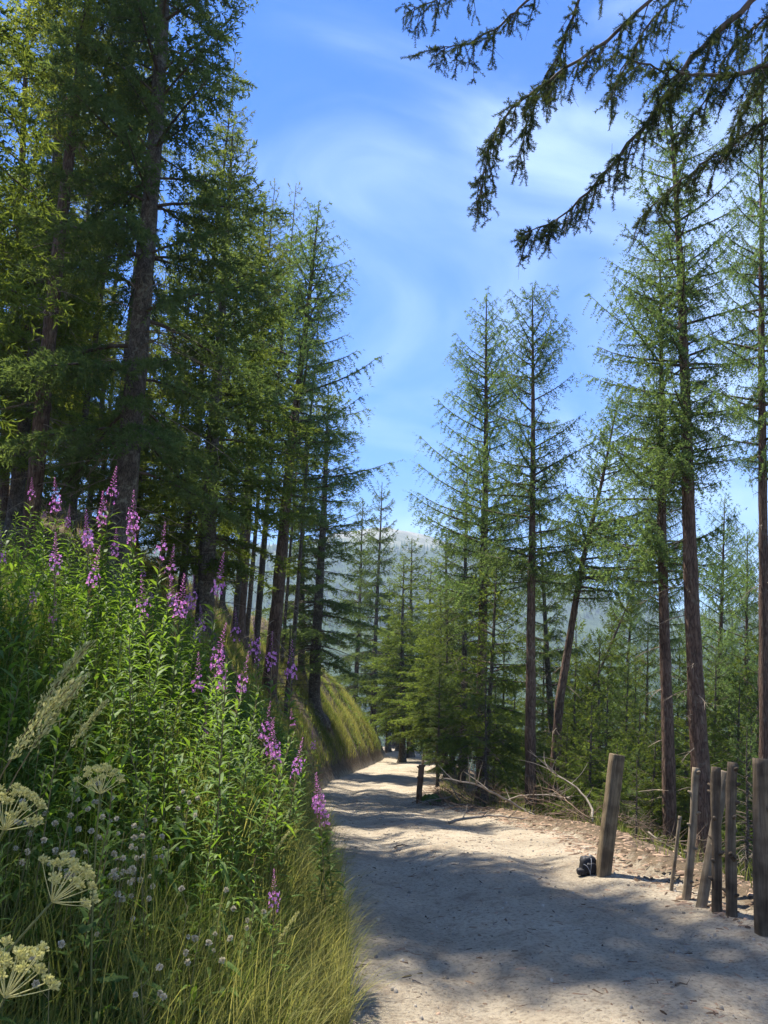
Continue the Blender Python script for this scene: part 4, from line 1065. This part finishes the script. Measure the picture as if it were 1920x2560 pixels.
def leafy(seed):
    g = np.random.default_rng(seed); lm = MB()
    for j in range(7):
        a = j * 2.4 + g.uniform(-0.4, 0.4); broad_leaf(lm, np.array([0, 0, 0.0]), np.array([math.cos(a), math.sin(a), g.uniform(0.7, 1.8)]), g.uniform(0.08, 0.15), g)
    return [('leaves', lm.mesh('low_leaves', M['broad']))]
LF = [leafy(600 + i) for i in range(4)]
for i, (px, py, d) in enumerate([(300, 2440, 2.0), (400, 2480, 2.1), (330, 2530, 1.9), (520, 2450, 2.4), (100, 2150, 2.2), (40, 2200, 2.1), (200, 2120, 2.4), (240, 2540, 1.8), (560, 2520, 2.3), (60, 2350, 1.9), (170, 2420, 1.9), (470, 2360, 2.5), (120, 1900, 2.8), (40, 1950, 2.6)]):
    p = P(px, py, d); z = H(p.x, p.y)
    put(LF[i % 4], 'broad_leaved_plant', 'low plant with broad lobed leaves at the foot of the bank', 'plant', 'broad-leaved plants at the foot of the bank', (p.x, p.y, z), min(2.2, max(0.9, (p.z - z) / 0.22)), G.uniform(0, 6.28))
p = P(1062, 2035, 20.5)
put(LF[1], 'broad_leaved_plant', 'bright green leafy plant at the foot of the short reddish post', 'plant', None, (p.x + 0.15, p.y, H(p.x + 0.15, p.y)), 2.2, 0.3)

# ------------------------------------------------------------------ grass
def grass(name, label, n, sampler, lmin, lmax, wd, segs, straw, lean, g, cat='grass', sil=False):
    x, y, st = sampler(n, g); n = len(x)
    z = height(x, y) - 0.02
    a = g.uniform(0, 2 * PI, n); ln = g.uniform(lmin, lmax, n) * (0.55 + 0.6 * (vnoise(x * 1.3, y * 1.3, 91) + 0.5) + 0.35 * (vnoise(x * 3.7, y * 3.7, 92) + 0.5))
    if sil:
        for _ in range(9):
            zz = z + ln * 0.85
            aa = y * math.cos(PITCH) + (zz - CAM_Z) * math.sin(PITCH); bb = -y * math.sin(PITCH) + (zz - CAM_Z) * math.cos(PITCH)
            hi = (1280 - FPX * bb / aa) < np.interp(960 + FPX * x / aa, SIL_X, SIL_Y)
            ln = np.where(hi, ln * 0.8, ln)
    hd = np.stack([np.cos(a) + lean[0], np.sin(a) + lean[1], 0 * a], -1); hd = unit(hd)
    b = g.uniform(0.15, 0.95, n) ** 1.2
    sd = np.stack([-hd[:, 1], hd[:, 0], 0 * a], -1); tw = g.uniform(-0.6, 0.6, n)
    sd = unit(sd + hd * tw[:, None])
    V = []
    for k in range(segs + 1):
        f = k / segs
        c = np.stack([x, y, z], -1) + hd * (ln * b * 0.75 * f ** 2)[:, None] + np.array([0, 0, 1.0]) * (ln * (f - 0.42 * b * f ** 2.2))[:, None]
        w = wd * (1 - f ** 1.6) * 0.5 * g.uniform(0.7, 1.3, n) + 0.0003
        if k < segs: V += [c - sd * w[:, None], c + sd * w[:, None]]
        else: V += [c]
    m = 2 * segs + 1
    v = np.stack(V, 1).reshape(-1, 3)
    k0 = np.arange(n)[:, None] * m
    q = np.concatenate([k0 + np.array([[2 * i, 2 * i + 1, 2 * i + 3, 2 * i + 2]]) for i in range(segs - 1)], 0) if segs > 1 else None
    t = k0 + np.array([[2 * segs - 2, 2 * segs - 1, 2 * segs]])
    tint = np.clip(st * straw + g.normal(size=n) * 0.12, 0, 1)
    mb = MB(); mb.add(v, q, t, 0, np.repeat(tint, m))
    o = ob(name, mb.mesh(name, M['grass'])); o['kind'] = 'stuff'; tag(o, label, cat)
    return o
def s_near(n, g):
    y = 1.0 + (g.uniform(0, 1, n) ** 1.4) * 12; x = xl(y) + 0.05 - np.abs(g.normal(size=n)) * 1.5
    ok = (x > -0.66 * y - 0.8)
    x, y = x[ok], y[ok]
    return x, y, np.clip(0.08 + 0.42 * np.exp(-(xl(y) - x) / 0.4) + 0.45 * vnoise(x * 1.1, y * 1.1, 93), 0.02, 1)
def s_far(n, g):
    y = g.uniform(11, 62, int(n * 1.5)); x = xl(y) - 0.2 - np.abs(g.normal(size=len(y))) * 2.6 - 0.5 * g.random(len(y)) ** 2
    k = vnoise(x * 1.9, y * 1.9, 99) + 0.7 * vnoise(x * 5, y * 5, 101) > -0.12; x, y = x[k], y[k]
    return x, y, np.clip(0.36 + 0.6 * vnoise(x * 0.7, y * 0.7, 95) + 0.2 * vnoise(x * 3, y * 3, 96), 0.05, 1)
def s_forest(n, g):
    y = g.uniform(6, 40, n); x = xl(y) - 4 - g.uniform(0, 14, n)
    return x, y, np.clip(0.3 + 0.6 * vnoise(x * 0.7, y * 0.7, 97), 0.05, 1)
def s_right(n, g):
    y = g.uniform(3, 40, n); x = xr(y) + 0.25 + np.abs(g.normal(size=n)) * 2.2
    k = vnoise(x * 1.3, y * 1.3, 98) > 0.0
    return x[k], y[k], np.full(k.sum(), 0.3)
def s_edge(n, g):
    y = 2.0 + g.uniform(0, 1, n) ** 1.3 * 9; x = xl(y) + 0.10 + 0.35 * vnoise(y * 1.7, 0.5, 14) - np.abs(g.normal(size=n)) * 0.32
    return x, y, np.clip(0.42 + 0.6 * vnoise(x * 2, y * 2, 94) + g.normal(size=n) * 0.1, 0.1, 1)
GG = np.random.default_rng(23)
def undergrowth():
    g = GG; n = 15000
    y = 2.6 + g.uniform(0, 1, n) ** 1.3 * 10; x = xl(y) - 0.15 - np.abs(g.normal(size=n)) * 1.6
    ok = (x > -0.64 * y - 0.7) & (vnoise(x * 0.9, y * 0.9, 71) > -0.3); x, y = x[ok], y[ok]; n = len(x)
    z = height(x, y) + g.uniform(0.02, 0.75, n) * np.clip((y - 1.2) / 3, 0.25, 1); a = g.uniform(0, 2 * PI, n); el = g.uniform(-0.1, 1.1, n)
    aa = y * math.cos(PITCH) + (z + 0.1 - CAM_Z) * math.sin(PITCH); bb = -y * math.sin(PITCH) + (z + 0.1 - CAM_Z) * math.cos(PITCH)
    k = (1280 - FPX * bb / aa) > np.interp(960 + FPX * x / aa, SIL_X, SIL_Y)
    x, y, z, a, el = x[k], y[k], z[k], a[k], el[k]; n = len(x)
    d = np.stack([np.cos(a) * np.cos(el), np.sin(a) * np.cos(el), np.sin(el)], -1); ln = g.uniform(0.07, 0.17, n)
    mb = MB(); lance_leaves(mb, np.stack([x, y, z], -1), d, np.tile([0, 0, 1.0], (n, 1)), ln, ln * g.uniform(0.14, 0.24, n), g.uniform(0.1, 0.8, n), 0, g.uniform(0, 1, n))
    o = tag(ob('leafy_undergrowth', mb.mesh('leafy_undergrowth', M['leaf'])), 'dense green leafy undergrowth filling the near bank between the willowherb stems', 'undergrowth'); o['kind'] = 'stuff'
undergrowth()
def bank_weeds():
    g = GG; n = 9000
    y = g.uniform(12, 60, n); x = xl(y) - 0.35 - np.abs(g.normal(size=n)) * 2.2
    k = vnoise(x * 0.8, y * 0.8, 111) + 0.5 * vnoise(x * 3, y * 3, 112) > 0.1; x, y = x[k], y[k]; n = len(x)
    z = height(x, y) + g.uniform(0.02, 0.55, n) * (0.5 + vnoise(x * 1.5, y * 1.5, 113)); a = g.uniform(0, 2 * PI, n); el = g.uniform(-0.1, 1.1, n)
    d = np.stack([np.cos(a) * np.cos(el), np.sin(a) * np.cos(el), np.sin(el)], -1); ln = g.uniform(0.10, 0.24, n)
    mb = MB(); lance_leaves(mb, np.stack([x, y, z], -1), d, np.tile([0, 0, 1.0], (n, 1)), ln, ln * g.uniform(0.2, 0.35, n), g.uniform(0.1, 0.8, n), 0, g.uniform(0.2, 1, n))
    o = tag(ob('bank_weeds', mb.mesh('bank_weeds', M['leaf'])), 'low leafy weeds mixed into the grass of the far cut bank', 'weeds'); o['kind'] = 'stuff'
bank_weeds()
grass('near_grass', 'tall green and straw grass covering the near bank', 62000, s_near, 0.28, 0.75, 0.0055, 4, 1.0, (0.35, -0.25), GG, sil=True)
grass('verge_grass', 'dry straw-coloured grass hanging over the track edge', 17000, s_edge, 0.2, 0.6, 0.0045, 4, 1.0, (0.45, -0.2), GG)
grass('bank_grass', 'sunlit yellow-green grass on the far cut bank', 46000, s_far, 0.18, 0.55, 0.013, 3, 1.0, (0.1, -0.1), GG)
grass('forest_grass', 'sparse grass under the trees on the upper slope', 11000, s_forest, 0.2, 0.5, 0.012, 3, 1.0, (0, 0), GG)
grass('slope_grass', 'tufts of green grass on the slope below the track', 20000, s_right, 0.1, 0.35, 0.007, 3, 1.0, (0, 0), GG)

# ------------------------------------------------------------------ fallen branches, chips, pebbles
def branch_mesh(seed, L, r, twigs, mat):
    g = np.random.default_rng(seed); mb = MB(); n = 14; t = np.linspace(0, 1, n)
    path = np.stack([t * L, 0.09 * L * np.sin(t * g.uniform(2, 5) + seed) + np.cumsum(g.normal(size=n)) * 0.012 * L, r + 0.06 * L * np.sin(t * PI) * g.uniform(0, 1) + np.cumsum(g.normal(size=n)) * 0.006 * L], -1)
    mb.tube(path, np.linspace(r, r * 0.35, n), 7, 0, 0.5, True, 0.2, seed)
    for k in range(twigs):
        i = int(g.uniform(2, n - 1)); d = unit(np.array([g.uniform(0.2, 1), g.normal(), abs(g.normal()) * 0.8])); l = L * g.uniform(0.12, 0.4)
        tt = np.linspace(0, 1, 6)[:, None]
        mb.tube(path[i] + d * l * tt + g.normal(size=3) * 0.12 * l * tt * tt, np.linspace(r * 0.4, r * 0.1, 6), 4, 0, 0.5, False)
    return mb.mesh('fallen_branch', M[mat], True)
BR = [branch_mesh(700, 1.6, 0.022, 6, 'greytwig'), branch_mesh(701, 2.3, 0.03, 9, 'greytwig'), branch_mesh(702, 1.1, 0.015, 7, 'browntwig'), branch_mesh(703, 2.8, 0.045, 3, 'greytwig'), branch_mesh(704, 0.8, 0.03, 1, 'browntwig'), branch_mesh(705, 1.8, 0.014, 12, 'browntwig')]
nb = 0
def lay(k, x, y, rz, label, group, s=1.0, tilt=None, lift=0.0):
    z0 = H(x, y); e = Vector((math.cos(rz), math.sin(rz), 0)); L = 1.5 * s
    z1 = H(x + e.x * L, y + e.y * L)
    o = ob('fallen_branch', BR[k], None, (x, y, z0 + lift)); tag(o, label, 'branch', group)
    o.rotation_euler = (random.uniform(-0.3, 0.3), -math.atan2(z1 - z0, L) - (tilt or 0), rz); o.scale = (s, s, s)
for i in range(44):                              # brushwood heap beside the bend
    y = G.uniform(11.5, 24); x = float(xr(y)) + G.uniform(0.2, 1.9) 
    lay([0, 1, 2, 5, 4, 0][int(G.integers(0, 6))], x, y, G.uniform(0, 6.28), 'grey dead branch in the brushwood heap beside the bend', 'brushwood heap beside the bend', G.uniform(0.45, 0.9), G.uniform(0, 0.55) if i % 2 else 0, G.uniform(0, 0.2))
for i in range(70):
    y = G.uniform(10.5, 22); x = float(xr(y)) + G.uniform(0.1, 1.5)
    lay((2, 5)[i % 2], x, y, G.uniform(0, 6.28), 'thin brown twig tangled in the brushwood heap beside the bend', 'twigs in the brushwood heap', G.uniform(0.4, 0.85), G.uniform(0, 0.5), G.uniform(0, 0.25))
for i in range(26):
    y = G.uniform(5, 11); x = float(xr(y)) + G.uniform(0.75, 2.3)
    lay([0, 2, 4, 5][int(G.integers(0, 4))], x, y, G.uniform(0, 6.28), 'dry branch littering the slope below the posts', 'branches littering the slope', G.uniform(0.3, 0.6), G.uniform(0, 0.12))
for px, py, d, rz, s, lab in [(1120, 2095, 14.0, 0.1, 0.55, 'pale log lying along the track edge by the brushwood'), (1030, 2005, 22, 0.0, 0.35, 'short dark stick lying across the sunlit track')]:
    p = P(px, py, d); lay(3 if s > 0.5 else 4, p.x, p.y, rz, lab, None, s)
for i, (px, py) in enumerate([(985, 2120), (1010, 2115), (1030, 2460), (1690, 2475), (1640, 2335), (1700, 2365)]):
    b = None
    for d in np.linspace(4, 16, 240):
        p = P(px, py, d)
        if p.z <= H(p.x, p.y): b = p; break
    if b is None: continue
    o = ob('bark_piece', BR[(4, 2, 0)[i % 3]], None, (b.x, b.y, H(b.x, b.y) - 0.004)); tag(o, 'small dark piece of wood lying on the dirt track', 'wood piece', 'wood pieces on the track')
    o.scale = (0.10, 0.22, 0.22) if d < 8 else (0.26, 0.4, 0.4); o.rotation_euler = (random.uniform(0, 3), 0, random.uniform(-0.5, 0.5))

def litter(name, label, n, sampler, smin, smax, mat, flat, g, cat):
    x, y = sampler(n, g); n = len(x); z = height(x, y)
    s = smin * (smax / smin) ** (g.uniform(0, 1, n) ** 2.2); el = g.uniform(1.0, 1.0 + 5 * flat, n)
    a = g.uniform(0, 2 * PI, n); k = 5; th = np.arange(k) * 2 * PI / k
    rr = s[:, None] * g.uniform(0.7, 1.25, (n, k))
    cx = np.cos(th)[None] * rr * el[:, None] ** 0.75; cy = np.sin(th)[None] * rr / el[:, None] ** 0.6
    px = cx * np.cos(a)[:, None] - cy * np.sin(a)[:, None]; py = cx * np.sin(a)[:, None] + cy * np.cos(a)[:, None]
    hh = s * (0.9 - 0.65 * flat)
    bot = np.stack([x[:, None] + px, y[:, None] + py, np.broadcast_to((z - 0.004)[:, None], px.shape)], -1)
    top = np.stack([x[:, None] + px * 0.72, y[:, None] + py * 0.72, (z + hh)[:, None] * np.ones((1, k)) + s[:, None] * g.normal(size=(n, k)) * 0.12], -1)
    ctr = np.stack([x, y, z + hh * 1.05], -1)[:, None, :]
    v = np.concatenate([bot, top, ctr], 1).reshape(-1, 3); m = 2 * k + 1
    b = np.arange(n)[:, None] * m; j = np.arange(k)[None, :]; j2 = (j + 1) % k
    q = np.stack([b + j, b + j2, b + k + j2, b + k + j], -1).reshape(-1, 4)
    t = np.stack([b + k + j, b + k + j2, np.broadcast_to(b + 2 * k, (n, k))], -1).reshape(-1, 3)
    mb = MB(); mb.add(v, q, t, 0, np.repeat(g.uniform(0, 1, n), m))
    o = ob(name, mb.mesh(name, M[mat])); o['kind'] = 'stuff'; tag(o, label, cat)
def t_road(n, g):
    y = 2.5 + g.uniform(0, 1, n) ** 1.5 * 24; u = g.uniform(0, 1, n)
    u = np.where(g.random(n) < 0.55, np.where(g.random(n) < 0.25, u ** 2.2, 1 - u ** 2.2), u)
    return xl(y) + (xr(y) - xl(y)) * u, y
def t_right(n, g):
    y = 3 + g.uniform(0, 1, n) ** 1.2 * 27; return xr(y) - 0.35 + np.abs(g.normal(size=n)) * 0.75, y
litter('gravel', 'small stones scattered on the dirt track', 5000, t_road, 0.003, 0.017, 'stone', 0.1, GG, 'gravel')
litter('needle_litter', 'bits of bark and twig scattered on the dirt track', 5000, t_road, 0.004, 0.02, 'chip', 0.95, GG, 'litter')
litter('wood_chips', 'pale wood chips and bark heaped along the downhill edge of the track', 10000, t_right, 0.006, 0.038, 'chip', 1.0, GG, 'wood chips')

def rock(seed):
    g = np.random.default_rng(seed); nu, nv = 14, 9
    U, Vv = np.meshgrid(np.linspace(0, 2 * PI, nu, endpoint=False), np.linspace(-PI / 2, PI / 2, nv))
    p = np.stack([np.cos(U) * np.cos(Vv), np.sin(U) * np.cos(Vv) * 0.75, np.sin(Vv) * 0.6], -1)
    n = 1 + 0.7 * fbm(p[..., 0] * 1.6 + p[..., 2] + seed, p[..., 1] * 1.6 - p[..., 2] * 1.2, seed, 3)
    i = np.arange(nv - 1)[:, None] * nu; j = np.arange(nu)[None, :]
    mb = MB(); mb.add((p * n[..., None]).reshape(-1, 3), np.stack([i + j, i + (j + 1) % nu, i + nu + (j + 1) % nu, i + nu + j], -1).reshape(-1, 4))
    return mb.mesh('rock', M['rock'])
M['rock'] = plain_mat('pale_rock', (0.42, 0.39, 0.36), 0.9, 0.35, 7)
for k, (px, py, d, sc, lab) in enumerate([(835, 1665, 27, 0.42, 'pale rock cropping out of the grassy bank by the leaning larch'), (905, 1740, 34, 0.45, 'pale rock lower down the grassy bank'), (800, 1650, 27.5, 0.3, 'small pale rock at the foot of the leaning larch')]):
    best = None
    for dd in np.linspace(16, 52, 300):
        p = P(px, py, dd)
        if p.z <= H(p.x, p.y) + 0.1: best = p; break
    if best is None: continue
    o = ob('rock', rock(800 + k), None, (best.x, best.y, H(best.x, best.y) + sc * 0.1)); tag(o, lab, 'rock'); o.scale = (sc, sc, sc); o.rotation_euler = (0, 0, k * 1.3)

# dead bare spruces among the posts
place('bare', (1866, 2200), (1868, 1805), 8.6, 'small bare dead spruce with arching twigs behind the knotty poles', 'tree', None, name='dead_spruce')
place('bare', (1590, 2150), (1592, 1880), 11.5, 'small half-dead spruce sapling behind the square timber post', 'tree', None, name='dead_spruce')
place('bare', (1212, 2030), (1215, 1700), 19.5, 'dead brown-twigged sapling at the foot of the young spruce', 'tree', None, name='dead_spruce')

place('bare', (722, 1640), (726, 1560), 26, 'dead brown shrub on the crest of the grassy bank', 'shrub', None, name='dead_shrub', width=1.8)

# ------------------------------------------------------------------ air: thin haze round the whole valley
def haze():
    m, nt = new_mat('haze')
    v = N(nt, 'ShaderNodeVolumePrincipled'); v.inputs['Color'].default_value = (0.62, 0.80, 1.0, 1); v.inputs['Density'].default_value = HAZE; v.inputs['Anisotropy'].default_value = 0.0
    o = N(nt, 'ShaderNodeOutputMaterial'); nt.links.new(v.outputs[0], o.inputs['Volume'])
    b = (-3800, 3800, -1500, 3800, -700, 640)
    vs_ = [(x, y, z) for x in b[:2] for y in b[2:4] for z in b[4:]]
    fc = [(0, 1, 3, 2), (4, 6, 7, 5), (0, 4, 5, 1), (2, 3, 7, 6), (0, 2, 6, 4), (1, 5, 7, 3)]
    me = bpy.data.meshes.new('haze'); me.from_pydata(vs_, [], fc); me.materials.append(m)
    o = ob('haze', me); o['kind'] = 'stuff'; tag(o, 'thin bluish mountain haze filling the valley air', 'haze')
HAZE = 0.00028
haze()
